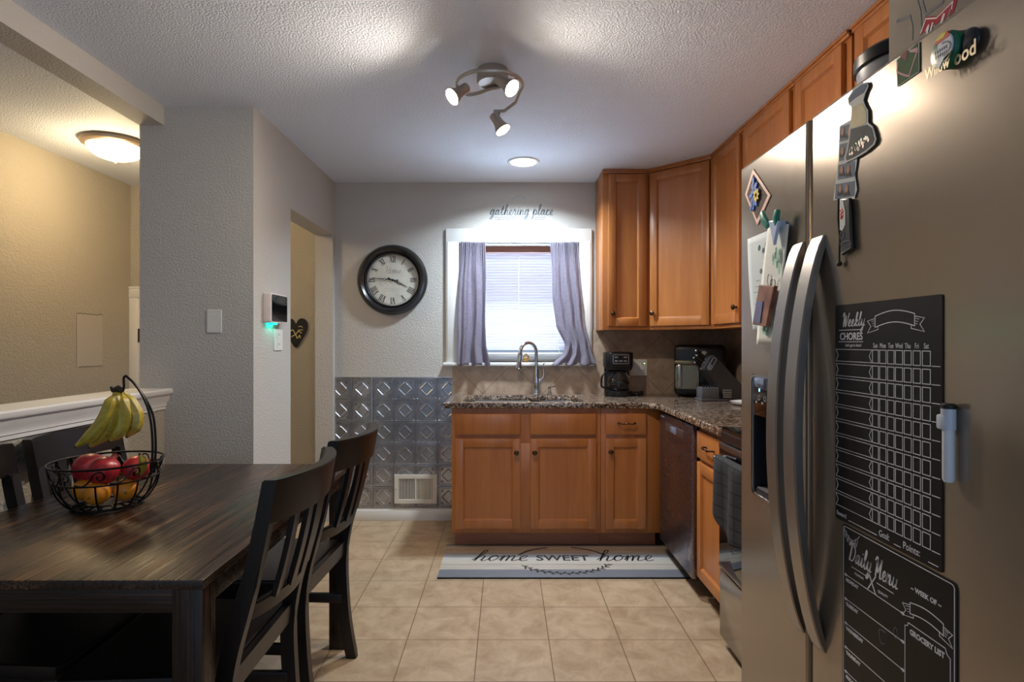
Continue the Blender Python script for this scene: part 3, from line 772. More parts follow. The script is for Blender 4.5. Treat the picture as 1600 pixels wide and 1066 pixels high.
# ------------------------------------------------------------------ cabinets
def shaker(b, u0, u1, v0, v1, M, w0=0, th=.02, rail=.052):
    b.box(u0, u0+rail, v0, v1, w0, w0+th, .003, M); b.box(u1-rail, u1, v0, v1, w0, w0+th, .003, M)
    b.box(u0+rail-.001, u1-rail+.001, v1-rail, v1, w0, w0+th-.0004, .003, M); b.box(u0+rail-.001, u1-rail+.001, v0, v0+rail, w0, w0+th-.0004, .003, M)
    # sloped inner lip then the flat field
    a, c, e, f = u0+rail, u1-rail, v0+rail, v1-rail; s = .008
    t = bmesh.new()
    O = [t.verts.new(p) for p in ((a, e, w0+th-.002), (c, e, w0+th-.002), (c, f, w0+th-.002), (a, f, w0+th-.002))]
    I = [t.verts.new(p) for p in ((a+s, e+s, w0+.008), (c-s, e+s, w0+.008), (c-s, f-s, w0+.008), (a+s, f-s, w0+.008))]
    for k in range(4): t.faces.new((O[k], O[(k+1) % 4], I[(k+1) % 4], I[k]))
    t.faces.new(I); b.merge(t, M)
    b.box(u0+.01, u1-.01, v0+.01, v1-.01, w0, w0+.006, M=M)
def knob(parent, u, v, M, w=.02):
    b = MB(); b.lathe([(.006, 0), (.006, .012), (.012, .016), (.016, .021), (.015, .027), (.009, .031), (0, .032)], 20, M @ Matrix.Translation((u, v, w))); b.build('knob', M_bronze, parent)
def pull(parent, u, v, M, w=.02, L=.1):
    b = MB(); pts = [(u-L/2, v, w), (u-L/2, v, w+.02), (u-L/4, v-.004, w+.027), (u, v, w+.024), (u+L/4, v-.004, w+.027), (u+L/2, v, w+.02), (u+L/2, v, w)]
    b.tube(spline(pts, 6), .0042, 8, M=M); b.ball((u-L/2, v, w+.003), .007, (1, 1, .5), M, sub=2); b.ball((u+L/2, v, w+.003), .007, (1, 1, .5), M, sub=2); b.ball((u, v, w+.025), .006, (2.2, 1, 1), M, sub=2)
    b.build('pull_handle', M_bronze, parent)
def drawer_front(b, u0, u1, v0, v1, M): b.box(u0, u1, v0, v1, 0, .02, .005, M)

MBk = frame((0, 3.53, 0), (1, 0, 0), (0, 0, 1))
sb = thing('base_cabinet', 'honey maple sink base cabinet with two doors below the window', 'cabinet', (.126, 3.8, 0))
b = MB(); b.box(-.332, .584, 3.53, 4.105, .105, .66, .002); b.box(-.332, .584, 3.53, 3.548, .66, .874); b.box(-.332, -.314, 3.548, 4.105, .66, .874); b.box(.566, .584, 3.548, 4.105, .66, .874); b.build('body', M_maple, sb)
b = MB(); b.box(-.319, .584, 3.605, 3.62, 0, .105); b.build('toe_kick', M_mapleD, sb)
for x0, x1 in ((-.310, .093), (.151, .556)):
    b = MB(); drawer_front(b, x0, x1, .713, .842, MBk); b.build('false_drawer_front', M_maple, sb)
for x0, x1, kx in ((-.310, .093, .067), (.151, .556, .178)):
    b = MB(); shaker(b, x0, x1, .135, .689, MBk); d = b.build('door', M_maple, sb); knob(d, kx, .605, MBk)
db = thing('base_cabinet', 'honey maple base cabinet with one drawer over one door in the corner', 'cabinet', (.77, 3.8, 0))
b = MB(); b.box(.586, .958, 3.53, 4.105, .105, .874, .002); b.build('body', M_maple, db)
b = MB(); b.box(.586, .94, 3.605, 3.62, 0, .105); b.build('toe_kick', M_mapleD, db)
b = MB(); drawer_front(b, .612, .862, .713, .842, MBk); d = b.build('drawer', M_maple, db); pull(d, .741, .785, MBk)
b = MB(); shaker(b, .612, .862, .135, .689, MBk); d = b.build('door', M_maple, db); knob(d, .642, .61, MBk)

MRb = frame((.965, 2.845, 0), (0, -1, 0), (0, 0, 1))
rb_ = thing('base_cabinet', 'narrow honey maple base cabinet between dishwasher and stove', 'cabinet', (1.2, 2.64, 0))
b = MB(); b.box(.965, 1.56, 2.438, 2.845, .105, .874, .002); b.build('body', M_maple, rb_)
b = MB(); b.box(1.04, 1.055, 2.438, 2.845, 0, .105); b.build('toe_kick', M_blackm, rb_)
b = MB(); drawer_front(b, .012, .395, .713, .848, MRb); d = b.build('drawer', M_maple, rb_); pull(d, .2, .785, MRb)
b = MB(); shaker(b, .012, .395, .125, .692, MRb); d = b.build('door', M_maple, rb_); knob(d, .352, .585, MRb)

# uppers
def upper(label, M, wid, depth, v0, doors, body_fn, frontlip=True, knobs=()):
    loc = M @ Vector((wid/2, v0, -depth/2))
    u = thing('wall_cabinet', label, 'cabinet', loc)
    b = MB(); body_fn(b); b.build('body', M_maple, u)
    b = MB(); b.box(-.0, wid, 2.404, CEIL-.001, -.01, .012, .004, M); b.box(-.0, wid, 2.416, CEIL-.001, -.01, .02, .004, M); b.build('crown_strip', M_maple, u)
    for (a, c), (ku, kv) in zip(doors, knobs):
        b = MB(); shaker(b, a, c, v0+.024, 2.396, M); d = b.build('door', M_maple, u)
        if ku is not None: knob(d, ku, kv, M)
    return u
UZ = 1.363
M1 = frame((.645, 3.815, 0), (1, 0, 0), (0, 0, 1))
upper('narrow maple wall cabinet beside the right curtain', M1, .309, .3, UZ, [(.036, .289)], lambda b: b.box(.645, .954, 3.815, YB-.01, UZ, CEIL-.001, .002), knobs=[(.064, 1.47)])
dg_ = Vector((1.27-.955, 3.51-3.815, 0)); M2 = frame((.955, 3.815, 0), dg_, (0, 0, 1))
upper('angled corner maple wall cabinet above the air fryer', M2, dg_.length, .2, UZ, [(.016, .424)], lambda b: b.prism([(.956, 3.815), (1.27, 3.511), (XR-.012, 3.511), (XR-.012, YB-.012), (.956, YB-.012)], UZ, CEIL-.001), knobs=[(.045, 1.47)])
M3 = frame((1.27, 3.509, 0), (0, -1, 0), (0, 0, 1))
upper('tall maple wall cabinet right of the angled corner cabinet', M3, .457, .3, UZ, [(.018, .436)], lambda b: b.box(1.27, XR-.012, 3.052, 3.509, UZ, CEIL-.001, .002), knobs=[(.415, 1.47)])
M4 = frame((1.27, 3.05, 0), (0, -1, 0), (0, 0, 1))
upper('wide maple wall cabinet just beyond the freezer door top', M4, .546, .3, UZ, [(.036, .52)], lambda b: b.box(1.27, XR-.012, 2.504, 3.05, UZ, CEIL-.001, .002), knobs=[(None, 0)])
M5 = frame((1.27, 2.502, 0), (0, -1, 0), (0, 0, 1))
upper('maple wall cabinet above the stove touching the wide one', M5, .4, .3, 1.75, [(.026, .366)], lambda b: b.box(1.27, XR-.012, 2.102, 2.502, 1.75, CEIL-.001, .002), knobs=[(None, 0)])
M6 = frame((1.27, 2.085, 0), (0, -1, 0), (0, 0, 1))
upper('maple wall cabinet nearest the grey carton on the fridge', M6, .42, .3, 1.75, [(.03, .39)], lambda b: b.box(1.27, XR-.012, 1.665, 2.085, 1.75, CEIL-.001, .002), knobs=[(None, 0)])

# countertop
r = .1; out = [(-.379, 4.109), (-.379, 3.50)]
out += [(.918-r+r*math.cos(a), 3.50-r+r*math.sin(a)) for a in [PI/2-PI/2*k/8 for k in range(9)]]
out += [(.918, 2.432), (XR-.011, 2.432), (XR-.011, 4.109)]
hole = rrect(-.27, .49, 3.56, 3.985, .07)
b = MB(); b.plate([out, hole[::-1]], .875, .910, .006)
tag(b.build('countertop', M_granite), 'L-shaped speckled brown granite countertop over the base cabinets', 'countertop')
# sink
sk = thing('kitchen_sink', 'undermount stainless double sink set in the granite countertop', 'sink', (.11, 3.77, .68))
def basin(x0, x1, zb):
    b = MB(); t = bmesh.new(); loops = []
    for inset, z in ((-.012, .873), (.0, .873), (.004, .86), (.012, zb+.02), (.03, zb)):
        loops.append([t.verts.new((x, y, z)) for x, y in rrect(x0+inset, x1-inset, 3.565+inset, 3.98-inset, .06, 6)])
    for A, Bq in zip(loops, loops[1:]):
        for k in range(len(A)): t.faces.new((A[k], A[(k+1) % len(A)], Bq[(k+1) % len(A)], Bq[k]))
    t.faces.new(loops[-1]); b.merge(t); b.lathe([(0, .004), (.035, .004), (.042, .001)], 24, Matrix.Translation(((x0+x1)/2, 3.8, zb)), caps=False)
    b.build('basin', M_sink, sk)
basin(-.255, .185, .70); basin(.2, .475, .72)
# faucet
fa = thing('faucet', 'tall chrome gooseneck pull-down faucet behind the sink', 'faucet', (.216, 4.035, .91))
fx, fy = .216, 4.035
b = MB(); b.lathe([(.03, 0), (.03, .006), (.024, .012), (.021, .03), (.023, .06), (.024, .1), (.018, .14), (.015, .17), (.014, .2)], 28, Matrix.Translation((fx, fy, .91))); b.build('body', M_chrome, fa)
dirv = Vector((-.8, -.6, 0)).normalized(); R_ = .072
pts = [Vector((fx, fy, 1.1)), Vector((fx, fy, 1.15)), Vector((fx, fy, 1.205))]
for k in range(1, 15): a = PI*.97*k/14; pts.append(Vector((fx, fy, 1.205))+dirv*R_*(1-math.cos(a))+Vector((0, 0, R_*math.sin(a))))
b = MB(); b.tube(pts, .0125, 16); b.build('spout', M_chrome, fa)
e = pts[-1]; dn = Vector((-.10, -.05, -1)).normalized()
b = MB(); b.tube([e+dn*s for s in (0, .01, .03, .06, .085, .11, .113)], [.014, .0165, .0165, .015, .018, .021, .018], 20); b.build('spray_head', M_chrome, fa)
b = MB(); lv = spline([(fx+.015, fy, 1.0), (fx+.03, fy, 1.01), (fx+.05, fy, 1.04), (fx+.052, fy, 1.08), (fx+.045, fy, 1.1), (fx+.052, fy, 1.13), (fx+.06, fy, 1.135)], 5)
b.tube(lv, [.014-.009*min(1, k/(len(lv)*.55)) for k in range(len(lv))], 12); b.lathe([(.014, -.012), (.017, 0), (.014, .014)], 16, frame((fx+.02, fy, 1.0), (0, 1, 0), (0, 0, 1))); b.build('lever', M_chrome, fa)
sd = thing('soap_dispenser', 'small chrome soap pump standing right of the faucet', 'soap dispenser', (.31, 4.035, .91))
b = MB(); b.lathe([(.02, 0), (.02, .004), (.012, .01), (.011, .03), (.008, .034), (.008, .048), (.011, .05), (.011, .058), (0, .06)], 20, Matrix.Translation((.31, 4.035, .91))); b.build('base', M_chrome, sd)
b = MB(); b.tube([(.31, 4.035, .962), (.325, 4.01, .966), (.342, 3.985, .975)], [.006, .005, .004], 10); b.build('nozzle', M_chrome, sd)

# ------------------------------------------------------------------ dishwasher
dw = thing('dishwasher', 'dark stainless dishwasher between the corner cabinet and the narrow cabinet', 'dishwasher', (1.2, 3.16, 0))
MDw = frame((.962, 3.462, 0), (0, -1, 0), (0, 0, 1))
b = MB(); b.box(.97, 1.55, 2.86, 3.46, .1, .868); b.build('body', M_blackm, dw)
b = MB(); b.box(1.06, 1.075, 2.86, 3.46, 0.0, .1); b.build('toe_kick', M_blackm, dw)
b = MB(); b.box(0, .6, .095, .862, 0, .03, .003, MDw)
b.box(.06, .54, .13, .70, .03, .0315, .0007, MDw)
d = b.build('door', M_dwsteel, dw)
b = MB(); b.box(.14, .46, .77, .815, .03, .034, .001, MDw); b.build('handle_pocket', P('pocket_steel', srgb(150, 140, 140), .4, 1), d)
b = MB(); b.box(.24, .35, .775, .81, .034, .037, .001, MDw); b.build('display', P('blue_grey_display', srgb(150, 170, 200), .2, .6), d)
b = MB(); b.lathe([(0, 0), (.03, 0), (.03, .001), (.024, .001), (.024, .0006), (0, .0006)], 32, MDw @ Matrix.Translation((.545, .2, .03))); b.build('round_sticker', P('grey_sticker', srgb(140, 132, 132), .5), d)
b = MB(); dashes(b, .02, .1, .836, .008, MDw, .0301, 5); b.build('lettering', P('grey_print', srgb(150, 145, 150), .5), d)

# ------------------------------------------------------------------ stove
st = thing('stove', 'stainless and black glass range between the maple cabinet and fridge', 'stove', (1.2, 2.04, 0))
SY0, SY1 = 1.66, 2.424; MS = frame((.925, SY1, 0), (0, -1, 0), (0, 0, 1)); SW = SY1-SY0
b = MB(); b.box(.93, 1.555, SY0, SY1, .03, .895); b.build('body', M_blackm, st)
b = MB(); b.box(.912, 1.56, SY0, SY1, .895, .922, .004); b.build('cooktop', M_glassblack, st)
b = MB(); b.box(0, SW, .865, .905, 0, .016, .003, MS); b.build('front_rail', P('dark_steel_rail', srgb(90, 84, 86), .35, 1), st)
b = MB(); b.box(0, SW, .335, .858, 0, .022, .004, MS); od = b.build('oven_door', M_glassblack, st)
for va_, vb_ in ((.835, .859), (.335, .352)): MB().box(0, SW, va_, vb_, .0, .024, .003, MS).build('door_trim', M_steelH, od)
b = MB(); b.cyl((.06, .805, .058), (SW-.06, .805, .058), .0115, n=16, M=MS)
for u in (.08, SW-.08): b.cyl((u, .81, .02), (u, .805, .058), .009, n=12, M=MS)
b.build('handle', M_chrome, od)
b = MB(); b.box(0, SW, .045, .325, 0, .02, .004, MS); b.build('storage_drawer', M_steel, st)
b = MB()
for u in (.05, SW-.05): b.cyl((u, .0, -.05), (u, .045, -.05), .02, n=12, M=MS); b.cyl((u, .0, -.5), (u, .045, -.5), .02, n=12, M=MS)
b.build('foot', M_black, st)
# towel over the oven handle
def towel():
    t = bmesh.new(); rows, cols = 50, 30; V = []
    for j in range(rows+1):
        s = j/rows
        row = []
        for i in range(cols+1):
            u = i/cols; front = .20+.12*u+.04*math.sin(u*5); back = .16
            tot = front+back+.045; d = s*tot
            if d < back: w, v = -.0165, .805-(back-d)
            elif d < back+.045: a = (d-back)/.045*PI; w, v = -.0165*math.cos(a), .805+.0165*math.sin(a)
            else: w, v = .0165+.01*math.sin(u*17)*min(1, (d-back)/.1), .805-(d-back-.045)
            row.append(t.verts.new((.085+u*.44+.01*math.sin(v*9), v, .058+w)))
        V.append(row)
    for j in range(rows):
        for i in range(cols): t.faces.new((V[j][i], V[j][i+1], V[j+1][i+1], V[j+1][i]))
    m, nt, bb = newmat('black_grey_checked_cloth')
    v = coords(nt, rot=(0, 0, 0)); br = nt.nodes.new('ShaderNodeTexBrick'); br.offset = 0
    sp = nt.nodes.new('ShaderNodeSeparateXYZ'); cb = nt.nodes.new('ShaderNodeCombineXYZ'); nt.links.new(v, sp.inputs[0]); nt.links.new(sp.outputs['Y'], cb.inputs[0]); nt.links.new(sp.outputs['Z'], cb.inputs[1])
    for k_, val in (('Scale', 1), ('Mortar Size', .003), ('Brick Width', .045), ('Row Height', .045)): br.inputs[k_].default_value = val
    br.inputs['Color1'].default_value = srgb(38, 38, 43); br.inputs['Color2'].default_value = srgb(46, 46, 52); br.inputs['Mortar'].default_value = srgb(16, 16, 20)
    nt.links.new(cb.outputs[0], br.inputs['Vector']); nt.links.new(br.outputs['Color'], bb.inputs['Base Color']); bb.inputs['Roughness'].default_value = .9
    b = MB(); b.merge(t, MS); o = b.build('dish_towel', m, smooth=80)
    md = o.modifiers.new('thick', 'SOLIDIFY'); md.thickness = .003; md.offset = 1
    tag(o, 'dark checked dish towel hanging over the oven door handle', 'towel')
towel()

# ------------------------------------------------------------------ counter things
CT = .9108
cm = thing('coffee_maker', 'small black drip coffee maker on the counter below the narrow cabinet', 'coffee maker', (.78, 3.95, CT))
cx, cy = .778, 3.95
b = MB()
b.lathe([(.0, 0), (.095, 0), (.098, .008), (.095, .035), (.07, .042), (0, .042)], 40, Matrix.Translation((cx, cy, CT)))
b.box(cx-.085, cx+.085, cy+.035, cy+.1, CT, CT+.3, .015)
b.build('base_column', M_black, cm)
b = MB(); b.plate([rrect(cx-.097, cx+.09, cy-.085, cy+.098, .04)], CT+.195, CT+.302, .01); b.box(cx-.08, cx+.08, cy-.075, cy+.09, CT+.18, CT+.2, .008); b.build('brew_head', M_black, cm)
Mf = frame((cx, cy-.0855, 0), (1, 0, 0), (0, 0, 1))
b = MB(); b.ribbon(rrect(-.052, .052, CT+.225, CT+.285, .008), .005, 0, Mf, closed=True, th=.002)
for u, v in ((-.03, .268), (.03, .268), (-.03, .243), (0, .243), (.03, .243)): b.box(u-.011, u+.011, CT+v-.005, CT+v+.005, 0, .0015, .0005, Mf)
b.build('control_panel', P('silver_trim', srgb(170, 170, 175), .3, .8), cm)
M_cglass = P('clear_glass', (1, 1, 1, 1), .02, trans=1, ior=1.45)
b = MB(); b.lathe([(.0, .0), (.062, .0), (.074, .012), (.078, .05), (.07, .09), (.05, .115), (.048, .125), (.0455, .125), (.0475, .113), (.067, .088), (.0755, .05), (.0715, .014), (.06, .003), (0, .003)], 40, Matrix.Translation((cx, cy-.01, CT+.043)), caps=False)
ca = b.build('carafe', M_cglass, cm)
b = MB(); b.lathe([(.051, .118), (.052, .13), (.03, .138), (0, .138)], 32, Matrix.Translation((cx, cy-.01, CT+.042)), caps=False)
b.lathe([(.076, .045), (.0785, .045), (.0785, .052), (.076, .052)], 40, Matrix.Translation((cx, cy-.01, CT+.043)), caps=False); b.build('lid', M_black, ca)
hd = [(cx-.05, cy-.03, CT+.168), (cx-.09, cy-.04, CT+.165), (cx-.118, cy-.045, CT+.14), (cx-.125, cy-.045, CT+.09), (cx-.12, cy-.045, CT+.065), (cx-.077, cy-.03, CT+.058)]
b = MB(); b.tube(spline(hd, 5), .0065, 10); b.build('handle', M_black, ca)
b = MB(); b.tube(spline([(cx+.088, cy+.07, CT+.02), (cx+.12, cy+.05, CT+.02), (cx+.16, cy+.055, CT+.018), (cx+.185, cy+.06, CT+.008), (cx+.15, cy+.085, CT+.005), (cx+.11, cy+.09, CT+.005)], 6), .005, 8); b.box(cx+.15, cx+.185, cy+.045, cy+.07, CT, CT+.03, .006); b.build('power_cord', M_black, cm)
# outlet behind it
ob = thing('wall_outlet', 'white double outlet and switch plate on the tile behind the coffee maker', 'outlet', (.97, YB-.009, 1.04))
Mo = frame((0, YB-.009, 0), (1, 0, 0), (0, 0, 1)); oz0, oz1, ox0, ox1 = 1.042, 1.157, .898, 1.014
b = MB(); b.plate([rrect(ox0, ox1, oz0, oz1, .005)], 0, .006, .002, Mo); b.build('plate', M_offwhite, ob)
b = MB(); b.box(ox0+.018, ox0+.048, oz0+.025, oz1-.025, .006, .009, .001, Mo); b.build('rocker', M_white, ob)
b = MB(); b.box(ox1-.048, ox1-.016, oz0+.022, oz1-.022, .006, .008, .001, Mo); b.build('socket', M_white, ob)
b = MB()
for z in (oz0+.036, oz1-.036):
    for x in (ox1-.038, ox1-.026): b.box(x-.0015, x+.0015, z-.005, z+.005, .008, .0085, M=Mo)
b.build('slot', M_black, ob)
b = MB(); b.ball((ox1-.02, YB-.018, oz1-.028), .0025, sub=2); b.build('indicator', P('green_indicator', (.3, 1, .2, 1), .4, emit=((.4, 1, .2, 1), 3)), ob)

# air fryer
af = thing('air_fryer', 'black air fryer with a stainless basket front in the counter corner', 'air fryer', (1.28, 3.95, CT))
Maf = frame((1.137, 3.865, 0), (.954, -.30, 0), (0, 0, 1)); ax0 = 0.0
b = MB(); b.box(0, .325, CT+.012, CT+.352, -.235, 0, .028, Maf, seg=4)
for x in (.04, .285):
    for y in (-.04, -.195): b.cyl((x, CT, y), (x, CT+.016, y), .014, n=12, M=Maf)
b.build('body', M_black, af)
b = MB(); b.box(ax0+.004, ax0+.165, CT+.222, CT+.245, 0, .004, .001, Maf); b.build('trim_band', P('bronze_steel', srgb(150, 132, 100), .3, 1), af)
b = MB(); b.plate([rrect(ax0+.006, ax0+.162, CT+.055, CT+.216, .02)], 0, .014, .004, Maf); bk = b.build('basket', steel('basket_steel', srgb(140, 128, 106), .26, grain=(160, 160, 3), gb=.01), af)
b = MB(); b.box(ax0+.022, ax0+.05, CT+.07, CT+.222, .014, .05, .008, Maf); b.build('handle', P('handle_silver', srgb(180, 180, 180), .25, 1), bk)
b = MB(); b.lathe([(.0, .02), (.02, .02), (.024, .016), (.024, 0)], 24, Maf @ Matrix.Translation((ax0+.19, CT+.29, 0))); b.build('dial_knob', M_nickel, af)

# knife block (leans to the right), local frame: front faces the room
kb = thing('knife_block', 'slanted black knife block in front of the air fryer', 'knife block', (1.35, 3.62, CT))
ky0, ky1 = 3.60, 3.715
Mkb = frame((0, ky0, 0), (1, 0, 0), (0, 0, 1))   # n = -Y
th = ky1-ky0
b = MB()
blk = [(x-.04, z) for x, z in ((1.29, CT+.2), (1.342, CT+.29), (1.362, CT+.283), (1.535, CT+.09), (1.535, CT+.002), (1.44, CT+.002), (1.39, CT+.066))]
b.prism(blk[::-1], -th, 0, Mkb); bmesh.ops.bevel(b.bm, geom=b.bm.edges[:], offset=.006, segments=2, affect='EDGES')
b.build('block', P('grey_black_wood', srgb(46, 43, 43), .45), kb)
b = MB(); b.box(1.225, 1.345, CT+.0006, CT+.013, -th, .012, .004, Mkb); b.box(1.23, 1.34, CT+.01, CT+.085, -th+.02, .008, .006, Mkb); b.box(1.345, 1.42, CT+.0006, CT+.012, -th, .0, .003, Mkb); b.build('front_tray', P('slate_plastic', srgb(84, 82, 86), .45), kb)
sl_d = Vector((.05, .087, 0)).normalized(); 
Mend = frame((1.255, ky0, CT+.175), (0.498, 0, .867), (0, 1, 0))
b = MB(); 
Mpl = frame((1.257, ky0-.0005, CT+.201), (.50, 0, .866), (-.866, 0, .5))
b.ribbon(rrect(.006, .09, -.03, -.006, .01), .004, 0, Mpl, closed=True, th=.002)
for u in (.018, .034): b.box(u-.006, u+.006, -.024, -.012, 0, .0015, .0005, Mpl)
b.build('label_plate', P('pale_blue_steel', srgb(170, 190, 214), .25, .7), kb)
b = MB()
for k in range(4): b.box(1.365, 1.42, CT+.02+.014*k, CT+.03+.014*k, .0, .004, .001, Mkb)
b.build('rack_ribs', P('light_slate', srgb(120, 116, 110), .5), kb)
# the knives in it
kd = Vector((-.76, 0, .65)).normalized()
def knife(base, L, label, r=.011):
    t = thing('kitchen_knife', label, 'knife', base, 'knives in the knife block')
    p = Vector(base); b = MB(); b.tube([p+kd*s for s in (.012, .02, L*.5, L*.85, L)], [r*.8, r, r*.85, r, r*.7], 12, flat=(1.35, .75)); b.build('handle', M_black, t)
    b = MB(); b.tube([p, p+kd*.014], r*.95, 12, flat=(1.35, .75)); b.build('bolster', M_chrome, t)
    b = MB(); b.ball(p+kd*(L+.002), r*.8, sub=2); b.build('end_cap', M_chrome, t)
knife((1.283, 3.66, CT+.258), .085, 'topmost black handled knife sticking out of the slanted block')
knife((1.272, 3.65, CT+.238), .07, 'second black handled knife from the top of the slanted block')
knife((1.262, 3.66, CT+.22), .075, 'third black handled knife from the top of the slanted block')
knife((1.254, 3.65, CT+.2), .06, 'lowest black handled knife with shiny end in the slanted block', .009)
for k in range(5):
    x = 1.248+.018*k
    b = MB(); b.tube([(x, ky0+.01, CT+.08), (x, ky0+.01, CT+.092), (x-.004, ky0+.01, CT+.098)], [.005, .006, .005], 10)
    pos = ['leftmost', 'second', 'third', 'fourth', 'rightmost'][k]
    tag(b.build('steak_knife', M_black), pos+' of five short steak knife handles in the tray before the block', 'knife', 'steak knives in the front tray')
# spoon rest
b = MB(); b.lathe([(0, .004), (.05, .004), (.085, .012), (.096, .02), (.099, .02), (.09, .008), (.055, 0), (0, 0)], 48, Matrix.Translation((1.43, 3.38, CT)) @ Matrix.Diagonal((1, 1, 1, 1)), caps=False)
sr = b.build('spoon_rest', P('white_ceramic', srgb(228, 226, 220), .25)); tag(sr, 'round white ceramic dish lying on the counter beside the fridge', 'dish')
b = MB(); b.prism(ellipse(1.40, 3.37, .014, .02, 20), CT+.0045, CT+.006); b.build('emblem', P('dark_emblem', srgb(70, 66, 74), .5), sr)

# ------------------------------------------------------------------ kitchen mat
mt = thing('kitchen_mat', "wood plank print floor mat reading 'home sweet home' below the sink", 'mat', (.337, 3.35, 0))
mx0, mx1, my0, my1 = -.37, 1.044, 3.096, 3.598
def mat_mat():
    m, nt, bb = newmat('grey_plank_print'); v = coords(nt)
    sp = nt.nodes.new('ShaderNodeSeparateXYZ'); nt.links.new(v, sp.inputs[0])
    mr = nt.nodes.new('ShaderNodeMapRange'); mr.inputs['From Min'].default_value = my0-3.35; mr.inputs['From Max'].default_value = my1-3.35; nt.links.new(sp.outputs['Y'], mr.inputs['Value'])
    col = ramp(nt, mr.outputs[0], [(0, srgb(106, 108, 116)), (.2, srgb(172, 164, 154)), (.34, srgb(150, 138, 124)), (.36, srgb(178, 172, 162)), (.50, srgb(170, 170, 168)), (.56, srgb(126, 124, 126)), (.70, srgb(160, 140, 122)), (.8, srgb(140, 112, 96)), (.82, srgb(164, 144, 126)), (.93, srgb(110, 108, 112))], 'CONSTANT')
    f = noise(nt, coords(nt, scale=(3, 60, 1)), 2, 5)
    mx = nt.nodes.new('ShaderNodeMix'); mx.data_type = 'RGBA'; mx.blend_type = 'OVERLAY'; mx.inputs['Factor'].default_value = .45
    nt.links.new(col, mx.inputs['A']); nt.links.new(ramp(nt, f, [(.3, (.3, .3, .3)), (.7, (.66, .66, .66))]), mx.inputs['B']); nt.links.new(mx.outputs['Result'], bb.inputs['Base Color'])
    bb.inputs['Roughness'].default_value = .55; return m
b = MB(); b.box(mx0, mx1, my0, my1, 0.0005, .011, .004); b.build('pad', [mat_mat()], mt)
b = MB(); b.box(mx0-.001, mx1+.001, my0-.002, my0+.006, .0005, .009, .002); b.build('front_edge', M_blackm, mt)
Mm = frame((0, 0, .0112), (1, 0, 0), (0, 1, 0)); b = MB()
yb_ = 3.325
b.script('home', -.2, yb_, .17, .0072, Mm, sx=.9, slant=.3); b.script('home', .53, yb_, .17, .0072, Mm, sx=.92, slant=.3)
b.text('SWEET', .335, yb_+.005, .115, Mm, sx=.88, align='CENTER', bold=.002)
for a0, a1 in ((205, 340), (18, 75), (105, 160)):
    pts = ellipse(.335, 3.345, .27, .2, 30, math.radians(a0), math.radians(a1)); b.ribbon(pts, .005, 0, Mm)
    for k in range(1, len(pts)-1):
        s = 1 if k % 2 else -1
        ang = math.atan2(pts[k+1][1]-pts[k-1][1], pts[k+1][0]-pts[k-1][0])+s*.8
        q_ = 1 if a0 > 180 else .55; b.prism(ellipse(.015*q_, 0, .016*q_, .006*q_, 8), 0, .0004, Mm @ Matrix.Translation((pts[k][0], pts[k][1], 0)) @ Matrix.Rotation(ang, 4, 'Z'))
b.build('lettering', P('black_print', srgb(34, 30, 30), .6), mt)

# ------------------------------------------------------------------ refrigerator
XF = .67; FY = 1.634; FT = 1.775
fg = thing('refrigerator', 'stainless side-by-side refrigerator covered in magnets', 'refrigerator', (1.1, 1.18, 0))
MF = frame((XF, FY, 0), (0, -1, 0), (0, 0, 1))    # u away->near, v up, n = -X (to the room)
def fr(px, py, n=0):
    Xp = XF-n; k = Xp/(px-790.0)
    return FY-FPX*k, H-(py-535)*k
b = MB(); b.box(.735, 1.5, .735, 1.63, .03, 1.765, .006); b.build('cabinet', P('grey_fridge_case', srgb(96, 94, 92), .4, .5), fg)
b = MB(); b.box(.75, .77, .74, 1.62, 0, .06); b.box(1.40, 1.45, .76, 1.6, 0, .03); b.build('base_grille', M_blackm, fg)
DW_ = .3625
u0, u1 = FY-1.5575, FY-1.352; dz0, dz1 = .874, 1.188
b = MB(); Mdoor = MF @ Matrix.Translation((0, 0, -.062))
b.plate([rrect(.0, DW_, .07, FT, .006, 3), rrect(u0, u1, dz0, dz1, .015, 4)[::-1]], 0, .062, .008, Mdoor)
fz = b.build('freezer_door', M_steel, fg)
b = MB(); b.plate([rrect(.3775, .912, .07, FT, .006, 3)], 0, .062, .008, Mdoor); fd = b.build('fridge_door', M_steel, fg)
b = MB(); b.box(.364, .376, .075, FT-.003, -.06, -.012, .003, MF); b.build('door_gasket', P('blue_grey_gasket', srgb(58, 68, 86), .3, .6), fg)
# dispenser
dp = MB(); dp.box(u0, u1, dz0, dz1, -.0615, -.055, M=MF)
dp.box(u0-.001, u0+.006, dz0, 1.09, -.06, -.004, M=MF); dp.box(u1-.006, u1+.001, dz0, 1.09, -.06, -.004, M=MF); dp.box(u0, u1, dz0-.001, dz0+.012, -.06, -.006, M=MF)
dd = dp.build('dispenser', P('dispenser_dark_plastic', srgb(34, 38, 46), .3), fg)
b = MB(); b.box(u0, u1, 1.085, dz1, -.055, .001, .003, MF); b.build('control_panel', M_glassblack, dd)
b = MB(); b.box(u0+.07, u0+.13, 1.03, 1.085, -.05, -.01, .004, MF); b.build('chute', M_grayplastic, dd)
b = MB(); b.box(u0+.05, u0+.16, .93, 1.02, -.052, -.046, .003, MF); b.build('paddle', P('smoke_paddle', srgb(40, 46, 58), .2), dd)
b = MB(); b.box(u0+.012, u1-.012, dz0+.012, dz0+.018, -.055, -.008, .002, MF); b.build('drip_tray', M_grayplastic, dd)
b = MB()
for k in range(5): b.box(u0+.03+.035*k-.004, u0+.03+.035*k+.004, 1.118, 1.124, .001, .0015, M=MF)
for k in range(4): b.ribbon(ellipse(u0+.045+.035*k, 1.133, .006, .006, 14), .0014, .0011, MF, closed=True)
b.build('icons', P('white_icon', srgb(170, 172, 176), .5), dd)
